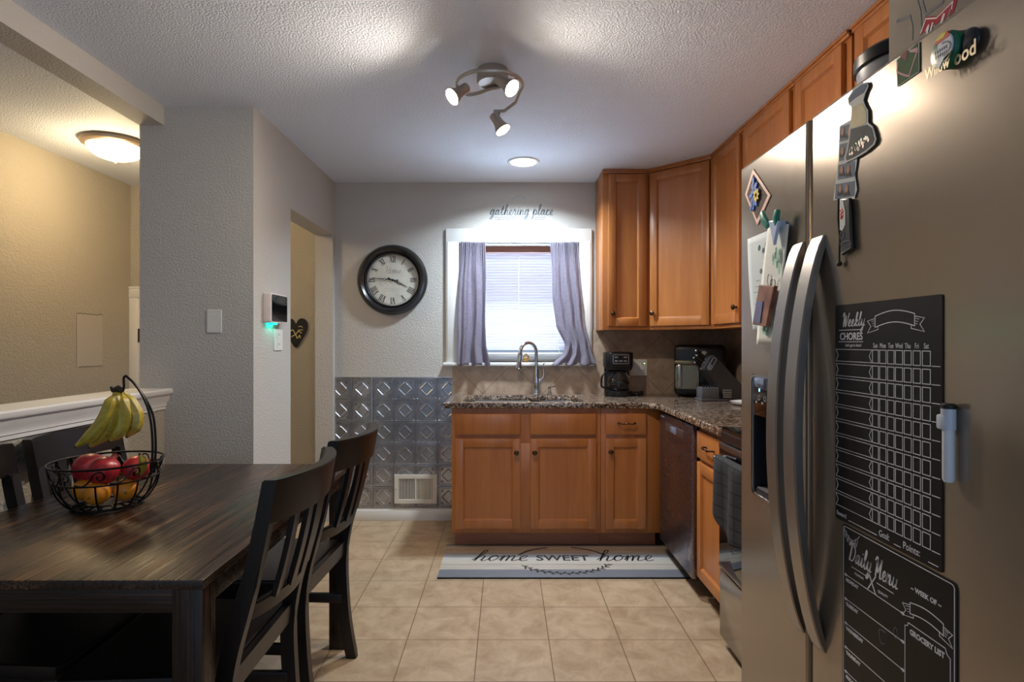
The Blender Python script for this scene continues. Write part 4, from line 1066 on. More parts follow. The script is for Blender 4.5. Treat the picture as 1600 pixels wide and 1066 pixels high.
b = MB(); b.box(u0+.105, u0+.115, 1.145, 1.16, .001, .0016, M=MF); b.box(u0+.045, u0+.05, 1.15, 1.158, .001, .0016, M=MF); b.build('indicator', P('blue_led', (.1, .4, 1, 1), .4, emit=((.15, .45, 1, 1), 3)), dd)
b = MB(); b.ribbon(rrect(u0-.003, u1+.003, dz0-.004, dz1+.002, .016), .005, 0, MF, closed=True, th=.0015); b.build('dispenser_trim', P('bright_trim', srgb(200, 198, 196), .2, 1), fz)
# handles
def handle(ua, ub, parent):
    t = bmesh.new(); N = 40; z0, z1 = .629, 1.505; rows = []
    for k in range(N+1):
        s = k/N; v = z0+(z1-z0)*s; bow = .062*(1-(2*s-1)**2)**.8+.004; thk = .014+.004*math.sin(PI*s)
        sq = 1-.12*math.sin(PI*s)
        a, c = ua, ub
        rows.append([t.verts.new(q) for q in ((a, v, bow-thk), (c, v, bow-thk), (c, v, bow-.003), (c-.003, v, bow), (a+.003, v, bow), (a, v, bow-.003))])
    for A, Bq in zip(rows, rows[1:]):
        for k in range(6): t.faces.new((A[k], A[(k+1) % 6], Bq[(k+1) % 6], Bq[k]))
    t.faces.new(rows[0]); t.faces.new(rows[-1])
    b = MB(); b.merge(t, MF)
    for v in (z0+.012, z1-.012): b.box(ua+.008, ub-.008, v-.008, v+.008, -.004, .002, .001, MF)
    return b.build('handle', M_steelH, parent)
handle(.303, .353, fz); handle(.385, .435, fd)

# ------------------------------------------------------------------ boards and magnets on the fridge
MF = MF @ Matrix.Translation((0, 0, .0008))
M_chalk = P('black_chalkboard_vinyl', srgb(15, 15, 19), .4, spec=.3)
M_chalkw = P('white_board_print', srgb(206, 208, 216), .6)
ch = thing('chore_chart', "black magnetic 'Weekly CHORES' chart on the fridge door", 'chart', (XF, 1.02, .92))
cu0, cu1, cv0, cv1 = FY-1.16, FY-.876, .926, 1.354
b = MB(); b.plate([rrect(cu0, cu1, cv0, cv1, .004, 2)], 0, .0012, 0, MF); b.build('board', M_chalk, ch)
b = MB(); zt_ = .0013
def F(px, py): return fr(px, py)
lw_ = .0013
u, v = F(1318, 503); b.script('Weekly', cu0+.024, 1.311, .026, .0014, MF, z=zt_, sx=.95)
b.ribbon([(cu0+.013, 1.304), (cu0+.088, 1.304)], lw_, zt_, MF); b.text('CHORES', cu0+.016, 1.285, .0195, MF, z=zt_, sx=.98, bold=.0004); b.ribbon([(cu0+.012, 1.281), (cu0+.09, 1.281)], lw_, zt_, MF)
b.text("Let's get it done!", cu0+.034, 1.272, .0075, MF, z=zt_)
def banner(b, ua, ub, va, hh, sag, tail):
    N = 16; top = [(ua+(ub-ua)*k/N, va+sag*math.sin(PI*k/N)) for k in range(N+1)]; bot = [(x, y-hh) for x, y in top]
    b.ribbon(top+bot[::-1], lw_*1.2, zt_, MF, closed=True)
    for s, x in ((-1, ua), (1, ub)):
        b.ribbon([(x, va-.004), (x+s*tail, va-.008), (x+s*tail*.55, va-.008-hh*.5), (x+s*tail, va-.010-hh), (x-s*.008, va-hh-.004), (x-s*.008, va-hh+.001)], lw_, zt_, MF)
        for k in range(3): b.ribbon([(x+s*.002, va-.008-.004*k), (x+s*(.010-.002*k), va-.0095-.004*k)], .0009, zt_, MF)
banner(b, FY-1.035, FY-.935, 1.327, .020, .008, .022)
cols = [(1365.3, 1374.5), (1376.5, 1386.5), (1389, 1399), (1401.3, 1412.5), (1415, 1426), (1429, 1440.5), (1443.5, 1456)]
cu = [tuple(fr(p, 535)[0] for p in c) for c in cols]
for nme, (a, c) in zip(('Sun', 'Mon', 'Tue', 'Wed', 'Thu', 'Fri', 'Sat'), cu): b.text(nme, (a+c)/2, 1.270, .0125, MF, z=zt_, sx=.72, align='CENTER')
ba, bb_ = cu0+.003, fr(1364, 535)[0]
for r_ in range(11):
    va = 1.266-r_*.0289; vb = va-.0235
    b.ribbon([(ba, va), (bb_, va), (bb_-.007, (va+vb)/2), (bb_, vb), (ba, vb), (ba+.007, (va+vb)/2)], lw_, zt_, MF, closed=True)
    for a, c in cu: b.ribbon([(a, vb), (c, vb), (c, va), (a, va)], lw_, zt_, MF, closed=True)
    b.ribbon([(cu[-1][1]+.003, vb), (cu1-.004, vb)], lw_, zt_, MF)
b.text('Reward:', cu0+.005, .934, .0125, MF, z=zt_, sx=.8); b.ribbon([(cu0+.045, .933), (cu0+.13, .933)], lw_, zt_, MF)
b.text('Goal:', cu0+.135, .934, .0165, MF, z=zt_, sx=.8); b.ribbon([(cu0+.175, .933), (cu0+.192, .933)], lw_, zt_, MF)
b.text('Points:', cu0+.197, .934, .0175, MF, z=zt_, sx=.85); b.ribbon([(cu0+.255, .933), (cu0+.276, .933)], lw_, zt_, MF)
b.build('printing', M_chalkw, ch)

mn = thing('menu_board', "black magnetic 'Daily Menu' board on the lower fridge door", 'board', (XF, .99, .49))
eu0, eu1, ev0, ev1 = FY-1.1357, FY-.848, .488, .922
b = MB(); b.plate([rrect(eu0, eu1, ev0, ev1, .008, 3)], 0, .0012, 0, MF); b.build('board', M_chalk, mn)
b = MB()
b.ribbon(rrect(eu0+.004, eu1-.004, ev0+.004, ev1-.004, .006, 3), lw_, zt_, MF, closed=True)
# bunting
N = 14; bt = [(eu0+.006+.05*k/N, ev1-.008-.016*math.sin(PI*k/N)) for k in range(N+1)]; b.ribbon(bt, .001, zt_, MF)
for k in range(1, 12, 2): x, y = bt[k]; b.ribbon([(x-.004, y), (x, y-.014), (x+.004, y)], .0009, zt_, MF)
b.script('Daily Menu', eu0+.022, ev1-.064, .036, .0022, MF, z=zt_, sx=.78)
b.ribbon([(eu0+.03, ev1-.075), (eu0+.078, ev1-.075)], lw_, zt_, MF); b.ribbon([(eu0+.105, ev1-.075), (eu0+.15, ev1-.075)], lw_, zt_, MF)
b.ribbon([(eu0+.08, ev1-.062), (eu0+.102, ev1-.098)], .003, zt_, MF); b.ribbon([(eu0+.103, ev1-.064), (eu0+.08, ev1-.096)], .0024, zt_, MF)
b.text('PREMIUM', eu0+.04, ev1-.086, .0065, MF, z=zt_); b.text('QUALITY', eu0+.108, ev1-.09, .0065, MF, z=zt_)
b.text('~ WEEK OF ~', eu0+.225, ev1-.05, .011, MF, z=zt_, align='CENTER', bold=.0003)
banner(b, eu0+.19, eu0+.262, ev1-.072, .018, .005, .018)
for k, dname in enumerate(('MONDAY', 'TUESDAY', 'WEDNESDAY', 'THURSDAY', 'FRIDAY', 'SATURDAY', 'SUNDAY')):
    y = ev1-.098-.0475*k
    b.ribbon([(eu0+.012, y), (eu0+.172, y)], lw_, zt_, MF)
    for s, x in ((1, eu0+.010), (-1, eu0+.174)): b.prism([(x, y-.003), (x+s*.010, y), (x, y+.003), (x-s*.003, y)][::s], zt_, zt_+.0003, MF)
    b.text(dname, eu0+.012, y-.012, .0088, MF, z=zt_, bold=.0004)
g0, g1 = eu0+.178, eu1-.012
b.ribbon([(g0, ev0+.012), (g0, ev1-.115), (g0+.006, ev1-.113), (g0+.008, ev1-.107), (g1-.010, ev1-.107), (g1-.006, ev1-.115), (g1, ev1-.118), (g1, ev0+.012)], lw_, zt_, MF)
b.text('GROCERY LIST', (g0+g1)/2, ev1-.124, .0125, MF, z=zt_, align='CENTER', bold=.0004, sx=.9)
b.build('printing', M_chalkw, mn)
b = MB(); b.ribbon([tuple(p[:2]) for p in spline([(eu0+.13, ev1-.152, 0), (eu0+.112, ev1-.156, 0), (eu0+.116, ev1-.176, 0), (eu0+.126, ev1-.174, 0)], 5)], .002, zt_, MF); b.ribbon(ellipse(eu0+.155, ev1-.14, .005, .009, 16), .0014, zt_, MF, closed=True)
b.build('chalk_smudge', P('faint_chalk', srgb(92, 92, 108), .7), mn)

mk = thing('dry_erase_marker', 'white dry erase marker with a black end stuck to the fridge door', 'marker', (.655, .853, 1.07))
yk = .853; xk = XF-.0105
b = MB(); b.tube([(xk, yk, 1.072), (xk, yk, 1.076), (xk, yk, 1.155)], [.006, .0078, .0078], 18); b.build('barrel', P('white_marker_plastic', srgb(214, 222, 232), .3), mk)
b = MB(); b.tube([(xk, yk, 1.150), (xk, yk, 1.181)], [.0095, .0095], 18); b.box(xk-.0105, xk+.0104, yk-.004, yk+.012, 1.150, 1.172, .003); b.build('cap', P('pale_cap', srgb(196, 206, 220), .35), mk)
b = MB(); b.tube([(xk, yk, 1.181), (xk, yk, 1.187), (xk, yk, 1.189)], [.0095, .0095, .007], 18); b.build('eraser_end', M_blackm, mk)

def fpoly(pts, off=0): return [fr(*p) for p in pts]
# diamond magnet
dm = thing('photo_magnet', 'diamond shaped magnet with a blue and yellow flower high on the freezer door', 'magnet', (XF, 1.57, 1.6))
P4 = fpoly([(1178, 264), (1205.5, 305), (1184.6, 352), (1165.5, 304)]); ctr = (sum(p[0] for p in P4)/4, sum(p[1] for p in P4)/4)
b = MB(); b.plate([P4[::-1]], 0, .002, .0005, MF); b.build('border', P('pink_border', srgb(226, 186, 172), .4), dm)
inn = [(ctr[0]+(p[0]-ctr[0])*.8, ctr[1]+(p[1]-ctr[1])*.8) for p in P4]
b = MB(); b.plate([inn[::-1]], .0022, .0026, 0, MF); b.build('picture', P('grey_photo', srgb(88, 76, 72), .6, spec=.1, vary=.5), dm)
b = MB()
for k in range(22): a = k*2.4; rr = .003+.0014*k; b.prism(ellipse(0, 0, .011, .006, 10), .0026, .0034+.0002*k, MF @ Matrix.Translation((ctr[0]-.006+rr*math.cos(a)*.62, ctr[1]+.004+rr*math.sin(a)*1.25, 0)) @ Matrix.Rotation(a, 4, 'Z'))
b.build('blue_petals', P('blue_flower', srgb(52, 108, 200), .4, vary=.4), dm)
b = MB()
for k in range(8): a = k*PI/4; b.prism(ellipse(.009, 0, .009, .004, 10), .0072, .0084, MF @ Matrix.Translation((ctr[0]+.014, ctr[1]-.002, 0)) @ Matrix.Rotation(a, 4, 'Z'))
b.build('yellow_petals', P('yellow_flower', srgb(226, 196, 46), .4), dm)

# clip with papers, charm
M_paper = P('white_paper', srgb(226, 230, 226), .7); M_paper2 = P('pale_paper', srgb(206, 218, 226), .7)
def sheet(label, pts, off, m, marks=None):
    t = bmesh.new()
    (a0, a1), (b0, b1), (c0, c1), (d0, d1) = pts      # TL TR BR BL
    N = 14; V = []
    for j in range(N+1):
        row = []
        for i in range(9):
            s, q = j/N, i/8
            x = (a0*(1-q)+b0*q)*(1-s)+(d0*(1-q)+c0*q)*s; y = (a1*(1-q)+b1*q)*(1-s)+(d1*(1-q)+c1*q)*s
            row.append(t.verts.new((x, y, off+.006*s*(1-s)*2*(.5+.5*math.sin(q*5+s*3))+.0015*s)))
        V.append(row)
    for j in range(N):
        for i in range(8): t.faces.new((V[j][i], V[j+1][i], V[j+1][i+1], V[j][i+1]))
    b = MB(); b.merge(t, MF); o = b.build('paper_sheet', m, smooth=80)
    md = o.modifiers.new('thick', 'SOLIDIFY'); md.thickness = .0004
    tag(o, label, 'paper')
    if marks:
        b = MB(); marks(b); b.build('print', [P('dark_green_print', srgb(66, 110, 92), .6), P('mint_wash', srgb(160, 212, 190), .7)], o)
    return o
s1 = fpoly([(1169.7, 374), (1222, 352), (1226, 530), (1179, 515)])
def mk1(b):
    for k in range(7): u, v = fr(1187+random.uniform(-3, 3), 440+k*9); b.box(u, u+.018+.01*random.random(), v, v+.0015, .010, .0105, M=MF)
    for px, py in ((1194, 386), (1204, 382)): u, v = fr(px, py); b.ribbon(ellipse(u, v, .004, .005, 12), .0014, .011, MF, closed=True)
    for k in range(6): u, v = fr(1203+k*.6, 404+k*7); b.prism(ellipse(u, v, .008, .008, 14), .010, .011, MF)
    for px, py in ((1193, 388), (1196, 424)): u, v = fr(px, py); b.prism(ellipse(u, v, .008, .007, 10), .010, .0105, MF)
sheet('pale blue paper with a small green bug drawing behind the other sheet', s1, .002, M_paper2, mk1)
s2 = fpoly([(1207.5, 354.6), (1241, 350), (1224, 540), (1190, 538)])
def mk2(b):
    for px, py, w_, h_ in ((1226, 398, .012, .02), (1221, 408, .01, .012), (1207, 516, .02, .012), (1220, 520, .012, .014), (1230, 420, .008, .014)):
        u, v = fr(px, py); b.prism(ellipse(u, v, w_*.6, h_, 14), .0185, .019, MF, 1)
    for k in range(16):
        px, py = random.choice([(1228, 400), (1212, 515), (1224, 410), (1206, 520), (1222, 520)]); u, v = fr(px+random.uniform(-4, 4), py+random.uniform(-14, 12)); b.box(u, u+.003, v, v+.016, .019, .0194, M=MF)
sheet('white paper hanging from the green clip on the freezer door', s2, .011, M_paper, mk2)
cl = thing('bag_clip', 'green bag clip holding papers on the freezer door', 'clip', (XF, 1.38, 1.5))
M_clipg = P('green_clip_plastic', srgb(20, 128, 112), .35)
for (px, py), (qx, qy) in (((1206, 334), (1215, 353)), ((1231, 328), (1229, 352))):
    b = MB()
    a_ = fr(px, py); c_ = fr(qx, qy); b.tube([(a_[0], a_[1], .024), ((a_[0]+c_[0])/2, (a_[1]+c_[1])/2, .026), (c_[0], c_[1], .022)], [.009, .011, .009], 12, M=MF, flat=(.6, 1.2)); b.build('grip', M_clipg, cl)
b = MB(); q1, q2, q3 = fr(1218, 345), fr(1234, 345), fr(1226, 383); b.plate([[q1, q3, q2]], .0185, .027, .002, MF); a_ = fr(1220, 352); b.box(a_[0]-.01, a_[0]+.03, a_[1]-.01, a_[1]+.006, 0, .0215, .002, MF); b.build('jaw', P('clear_blue_plastic', srgb(190, 206, 236), .15), cl)
chm = thing('keychain_charm', 'clear keychain pouch with a tiny photo hanging over the papers', 'keychain', (XF, 1.38, 1.35))
A, Bc, C_, D_ = fpoly([(1206, 445), (1231, 447), (1217, 511), (1195, 507)])
b = MB(); b.plate([[A, D_, C_, Bc]], .022, .032, .002, MF); b.build('pouch', P('amber_clear_plastic', srgb(150, 104, 84), .2, vary=.5), chm)
A, Bc, C_, D_ = fpoly([(1203, 471), (1214, 471), (1209, 505), (1199, 503)])
b = MB(); b.plate([[A, D_, C_, Bc]], .0325, .034, 0, MF); b.build('photo', P('blue_photo', srgb(110, 112, 150), .4, vary=.4), chm)
a_ = fr(1220, 438); b = MB(); b.tube([(a_[0]+.012*math.cos(t_), a_[1]+.016*math.sin(t_), .026) for t_ in [2*PI*k/24 for k in range(24)]], .0012, 6, True, MF); b.tube([(a_[0]+.018+.012*math.cos(t_), a_[1]-.01+.013*math.sin(t_), .027) for t_ in [2*PI*k/24 for k in range(24)]], .0012, 6, True, MF); b.build('key_ring', M_chrome, chm)

# scenic sticker, photo strip, pocket tool
c3 = lambda L: [fr(1290+x/3.44, 110+y/3.44) for x, y in L]
ps = thing('photo_strip', 'photo booth strip of four pictures tucked behind the cut-out magnet', 'photo strip', (XF, 1.1, 1.6))
strip = c3([(82, 300), (150, 262), (172, 320), (176, 480), (164, 560), (176, 640), (162, 684), (47, 700), (60, 600), (76, 500), (78, 400)])
b = MB(); b.plate([strip[::-1]], .001, .0016, 0, MF); b.build('strip_paper', P('photo_white', srgb(190, 194, 198), .6, spec=.1), ps)
M_photo = P('dark_photo', srgb(44, 40, 52), .6, spec=.1, vary=.6); M_skin = P('photo_skin', srgb(170, 124, 104), .6, spec=.1); M_photobg = P('photo_backdrop', srgb(98, 110, 124), .6, spec=.1)
for y0_, y1_, sk_ in ((300, 380, 0), (395, 485, -2), (505, 585, -8), (608, 688, -22)):
    q = c3([(84+sk_, y0_+4), (164, y0_-20+abs(sk_)*.3), (164+sk_*.1, y1_-14), (80+sk_, y1_+4)])
    b = MB(); b.plate([q[::-1]], .0017, .002, 0, MF); pf = b.build('picture', M_photobg, ps)
    b = MB()
    for dx, cdx in ((100, 0), (135, 0)):
        xx = dx+sk_*.6; b.prism(c3([(xx-16, y1_-14), (xx-12, y1_-38), (xx, y1_-48), (xx+12, y1_-40), (xx+17, y1_-18)])[::-1], .0021, .0024, MF, 0)
        hh_ = c3([(xx, y1_-52)])[0]; b.prism(ellipse(hh_[0], hh_[1], .0055, .008, 14), .0023, .0027, MF, 1)
    b.build('figures', [M_photo, M_skin], pf)
ck_ = thing('cutout_magnet', 'die-cut magnet of a saucer beaming light onto flowers on the fridge door', 'magnet', (XF, 1.08, 1.62))
outl = [(135, 185), (130, 150), (160, 100), (200, 70), (235, 62), (243, 85), (225, 125), (215, 160), (225, 190), (240, 215), (240, 280), (265, 300), (275, 330), (285, 370), (275, 400), (230, 440), (170, 475), (120, 497), (110, 470), (125, 430), (135, 360), (140, 300), (150, 240), (150, 195)]
b = MB(); b.plate([c3(outl)[::-1]], .0022, .0036, .0004, MF); b.build('backing', P('white_vinyl_glossy', srgb(196, 198, 196), .6, spec=.1), ck_)
b = MB(); b.prism(c3([(140, 175), (138, 150), (165, 108), (205, 78), (232, 70), (236, 84), (216, 120), (170, 150)])[::-1], .0037, .0041, MF); b.build('saucer', P('blue_grey_print', srgb(70, 90, 118), .6, spec=.1), ck_)
b = MB(); b.prism(c3([(155, 200), (208, 175), (232, 220), (232, 280), (205, 300), (150, 310), (148, 290)])[::-1], .0037, .0041, MF); b.build('light_beam', P('cream_print', srgb(206, 196, 160), .6, spec=.1, vary=.25), ck_)
b = MB(); b.prism(c3([(148, 315), (200, 302), (235, 292), (262, 312), (276, 370), (265, 396), (225, 430), (170, 464), (126, 484), (120, 470), (132, 430), (142, 370)])[::-1], .0037, .0041, MF); b.build('forest', P('grey_green_print', srgb(62, 70, 72), .6, spec=.1, vary=.5), ck_)
b = MB()
for k in range(26):
    q = c3([(random.uniform(140, 255), 0)])[0]; t_ = random.random(); xx = 135+115*t_; yy = 460-75*t_+random.uniform(-42, 0); q = c3([(xx, yy)])[0]
    b.prism(ellipse(q[0], q[1], .0028, .004, 8), .0041, .0046, MF, k % 2)
b.build('flowers', [P('peach_print', srgb(200, 130, 110), .3), P('lime_print', srgb(130, 140, 60), .3)], ck_)
pk = thing('bottle_opener', 'slim black and white magnetic bottle opener with a red mark below the photo strip', 'bottle opener', (XF, 1.1, 1.4))
b = MB(); b.plate([c3([(98, 690), (150, 686), (158, 760), (160, 850), (166, 960), (110, 995), (102, 900), (98, 780)])[::-1]], .001, .009, .003, MF); b.build('body', M_black, pk)
b = MB(); b.plate([c3([(104, 700), (122, 700), (134, 760), (134, 830), (118, 862), (104, 858)])[::-1]], .009, .0098, .0003, MF); b.build('white_inlay', P('pearl_inlay', srgb(206, 208, 206), .25), pk)
b = MB()
for x_, y_ in ((112, 750), (118, 760), (112, 772), (118, 782), (114, 792)): q = c3([(x_, y_)])[0]; b.box(q[0]-.004, q[0]+.004, q[1]-.003, q[1]+.003, .0099, .0104, .0002, MF)
b.build('red_mark', P('red_print', srgb(196, 40, 40), .4), pk)
q = c3([(116, 886)])[0]; b = MB(); b.ribbon(ellipse(q[0], q[1], .006, .007, 20), .002, .009, MF, closed=True, th=.0008); b.ribbon(c3([(105, 935), (130, 920), (160, 915)]), .002, .009, MF, th=.0008); b.ribbon(c3([(108, 985), (160, 955), (162, 918)]), .002, .009, MF, th=.0008); b.build('silver_lines', M_chrome, pk)
cd = [fr(1290+x/3.44, 110+y/3.44) for x, y in ((88, 690), (86, 800), (95, 900), (92, 1000), (92, 1040))]; b = MB(); b.tube([(p[0], p[1], .006) for p in cd], .002, 8, M=MF); b.ball((cd[-1][0], cd[-1][1], .006), .0055, M=MF, sub=2); b.build('lanyard', M_blackm, pk)

# map magnet
mm = thing('map_magnet', 'rectangular green and pink map magnet near the fridge top', 'magnet', (XF, .95, 1.75))
A, Bc, C_, D_ = fpoly([(1402.3, 92), (1437.8, 65), (1438.3, 112), (1403.6, 136)])
b = MB(); b.plate([[A, D_, C_, Bc]], 0, .0012, .0003, MF); b.build('backing', P('glossy_pale_edge', srgb(170, 170, 160), .4), mm)
L7 = lambda L: [fr(1380+x/7.617, y/7.617) for x, y in L]
b = MB(); b.prism(L7([(178, 715), (432, 505), (438, 850), (186, 1025)])[::-1], .0012, .0014, MF); b.build('green_field', P('map_green', srgb(58, 90, 52), .6, spec=.1, vary=.15), mm)
b = MB()
b.prism(L7([(215, 670), (310, 590), (290, 730)])[::-1], .0014, .0017, MF, 1); b.prism(L7([(325, 600), (430, 560), (432, 620), (335, 625)])[::-1], .0014, .0017, MF, 0)
b.ribbon(L7([(425, 600), (325, 905), (290, 900), (230, 880), (180, 850)]), .003, .0014, MF, 0); b.ribbon(L7([(190, 740), (180, 850)]), .003, .0014, MF, 0)
b.build('pink_roads', [P('map_pink', srgb(206, 164, 168), .6, spec=.1), P('map_rose', srgb(140, 84, 86), .6, spec=.1)], mm)

# round souvenir magnet
wm = thing('souvenir_magnet', "round pirate skull souvenir magnet reading 'Wildwood' high on the fridge", 'magnet', (XF, .86, 1.7))
cw = L7([(850, 600)])[0]; rx_ = .5*abs(L7([(1020, 600)])[0][0]-L7([(680, 600)])[0][0]); ry_ = .5*abs(L7([(850, 380)])[0][1]-L7([(850, 820)])[0][1])
rad = max(rx_, ry_)*.98
Mw = MF @ Matrix.Translation((cw[0], cw[1], 0))
b = MB(); b.lathe([(rad, .008), (rad*1.0, .013), (rad*.9, .0165), (0, .019)], 40, Mw, caps=False); b.lathe([(rad*.96, .0), (rad, .008)], 40, Mw, caps=False); b.build('disc', P('green_enamel', srgb(22, 104, 74), .2), wm)
b = MB(); b.prism(ellipse(.006, .002, rad*.55, rad*.72, 24), .012, .0192, Mw); b.build('skull', P('bone_print', srgb(206, 212, 226), .25), wm)
b = MB(); b.prism([(-.010, rad*.45), (rad*.62, rad*.5), (rad*.45, rad*.82), (0, rad*.93), (-.01, rad*.7)], .012, .0196, Mw, 0); b.prism([(-.012, rad*.66), (.0, rad*.92), (rad*.4, rad*.84), (.005, rad*.62)], .012, .0199, Mw, 1); b.build('bandana', [P('red_enamel', srgb(214, 52, 30), .25), P('yellow_enamel', srgb(230, 210, 40), .25)], wm)
b = MB()
for k in range(6): b.box(-rad*.45+k*rad*.16, -rad*.40+k*rad*.16, -rad*.05, rad*.12, .0193, .0198, M=Mw); b.box(-rad*.40+k*rad*.15, -rad*.35+k*rad*.15, -rad*.30, -rad*.16, .0193, .0198, M=Mw)
b.ribbon(ellipse(rad*.1, -rad*.02, rad*.55, rad*.36, 24, -1.5, 1.6), .0025, .0193, Mw)
b.build('teeth_lines', P('navy_print', srgb(26, 30, 44), .3), wm)
b = MB(); b.prism([(-rad*.6, -rad*.72), (0, -rad*.42), (rad*.3, -rad*.4), (-rad*.1, -rad*.85)], .012, .0194, Mw, 0); b.prism([(0, -rad*.6), (rad*.7, -rad*.35), (rad*.4, -rad*.8)], .012, .0192, Mw, 1); b.build('bones', [P('pale_print', srgb(196, 214, 214), .3), P('olive_print', srgb(120, 110, 60), .3)], wm)
b = MB(); q = L7([(1080, 500)])[0]; b.ball((q[0], q[1], .006), rad*.72, (1, 1, .3), MF); b.build('dark_ball', P('navy_gloss', srgb(28, 34, 44), .15), wm)
b = MB(); q = L7([(655, 880)])[0]; b.text('Wildw', q[0]-.002, q[1]-.010, .024, MF @ Matrix.Translation((0, 0, .018)), z=.0, bold=.0006, sx=.75)
q = L7([(950, 790)])[0]; q2 = L7([(1200, 620)])[0]
b.text('ood', q[0], q[1], .030, MF @ Matrix.Translation((0, 0, .012)), bold=.0006, sx=.82)
b.build('lettering', P('cream_gold_letters', srgb(206, 190, 160), .3, .4), wm)

# things on top of the fridge
FTz = FT+.0005
bx = thing('beer_carton', 'grey cardboard carton with a red label on top of the refrigerator', 'carton', (.85, .89, FTz))
MC = frame((.705, 1.056, FTz), (0, -1, 0), (0, 0, 1))
b = MB(); b.box(.705, 1.03, .72, 1.056, FTz, FTz+.3, .004); b.build('box', P('grey_tan_card', srgb(150, 140, 128), .85, vary=.12), bx)
c4 = lambda L: [(1.056-.705*FPX/(1380+x/7.617-790), H-(y/7.617-535)*.705/(1380+x/7.617-790)-FTz) for x, y in L]
b = MB(); b.ribbon(c4([(160, 265), (325, 215), (318, 190), (165, 245)]), .004, .0002, MC); b.ribbon(c4([(330, 215), (355, 330), (350, 480)]), .0012, .0002, MC); b.ribbon(c4([(410, 0), (450, 130), (460, 350)]), .0012, .0002, MC); b.ribbon(c4([(460, 10), (505, 180), (720, 20)]), .005, .0002, MC)
b.build('drawn_lines', P('slate_print', srgb(74, 78, 88), .6), bx)
b = MB(); b.prism([(max(.0015, u_), max(.0015, v_)) for u_, v_ in c4([(500, 225), (520, 200), (640, 190), (840, 0), (900, -60), (840, 150), (470, 395), (440, 420)])][::-1], 0, .0006, MC); b.build('red_label', P('red_label', srgb(176, 16, 40), .8), bx)
b = MB(); b.ribbon(c4([(450, 400), (515, 225), (640, 215), (835, 20), (820, 110)]), .0022, .0007, MC)
q = c4([(485, 380)])[0]; b.script('Hielder', q[0], .006, .026, .0022, MC, z=.0007, sx=.95, slant=.35); b.build('white_lettering', P('white_label_print', srgb(226, 216, 216), .5), bx)
pt = thing('lidded_pot', 'light grey pot with a black lid on top of the refrigerator', 'pot', (.835, 1.19, FTz))
Mpt = Matrix.Translation((.838, 1.183, FTz))
b = MB(); b.lathe([(0, 0), (.075, 0), (.09, .02), (.098, .075), (0, .075)], 40, Mpt, caps=False); b.build('bowl', P('light_grey_enamel', srgb(168, 168, 176), .35), pt)
b = MB(); b.lathe([(.1, .074), (.103, .078), (.103, .1), (.098, .106), (0, .109)], 40, Mpt, caps=False); b.lathe([(.0, .074), (.1, .074)], 40, Mpt, caps=False); b.build('lid', M_black, pt)

# ------------------------------------------------------------------ dining table
TX0, TX1, TY0, TY1, TZ = -1.545, -.661, 1.25, 2.45, .76
tb = thing('dining_table', 'dark espresso wooden dining table set with a fruit basket', 'table', ((TX0+TX1)/2, (TY0+TY1)/2, 0))
b = MB(); b.box(TX0, TX1, TY0, TY1, TZ-.021, TZ, .002); b.build('tabletop', M_tabletop, tb)
b = MB(); g = .012
b.box(TX0+.07, TX1-.07, TY0+g+.008, TY0+g+.028, TZ-.081, TZ-.021, .002); b.box(TX0+.07, TX1-.07, TY1-g-.028, TY1-g-.008, TZ-.081, TZ-.021, .002)
b.box(TX0+g+.008, TX0+g+.028, TY0+.07, TY1-.07, TZ-.081, TZ-.021, .002); b.box(TX1-g-.028, TX1-g-.008, TY0+.07, TY1-.07, TZ-.081, TZ-.021, .002)
b.build('apron', M_tableap, tb)
for x0, x1 in ((TX0+.008, TX0+.074), (TX1-.074, TX1-.006)):
    for y0, y1 in ((TY0+.010, TY0+.068), (TY1-.068, TY1-.010)):
        MB().box(x0, x1, y0, y1, 0, TZ-.021, .003).build('leg', M_tablelegs, tb)

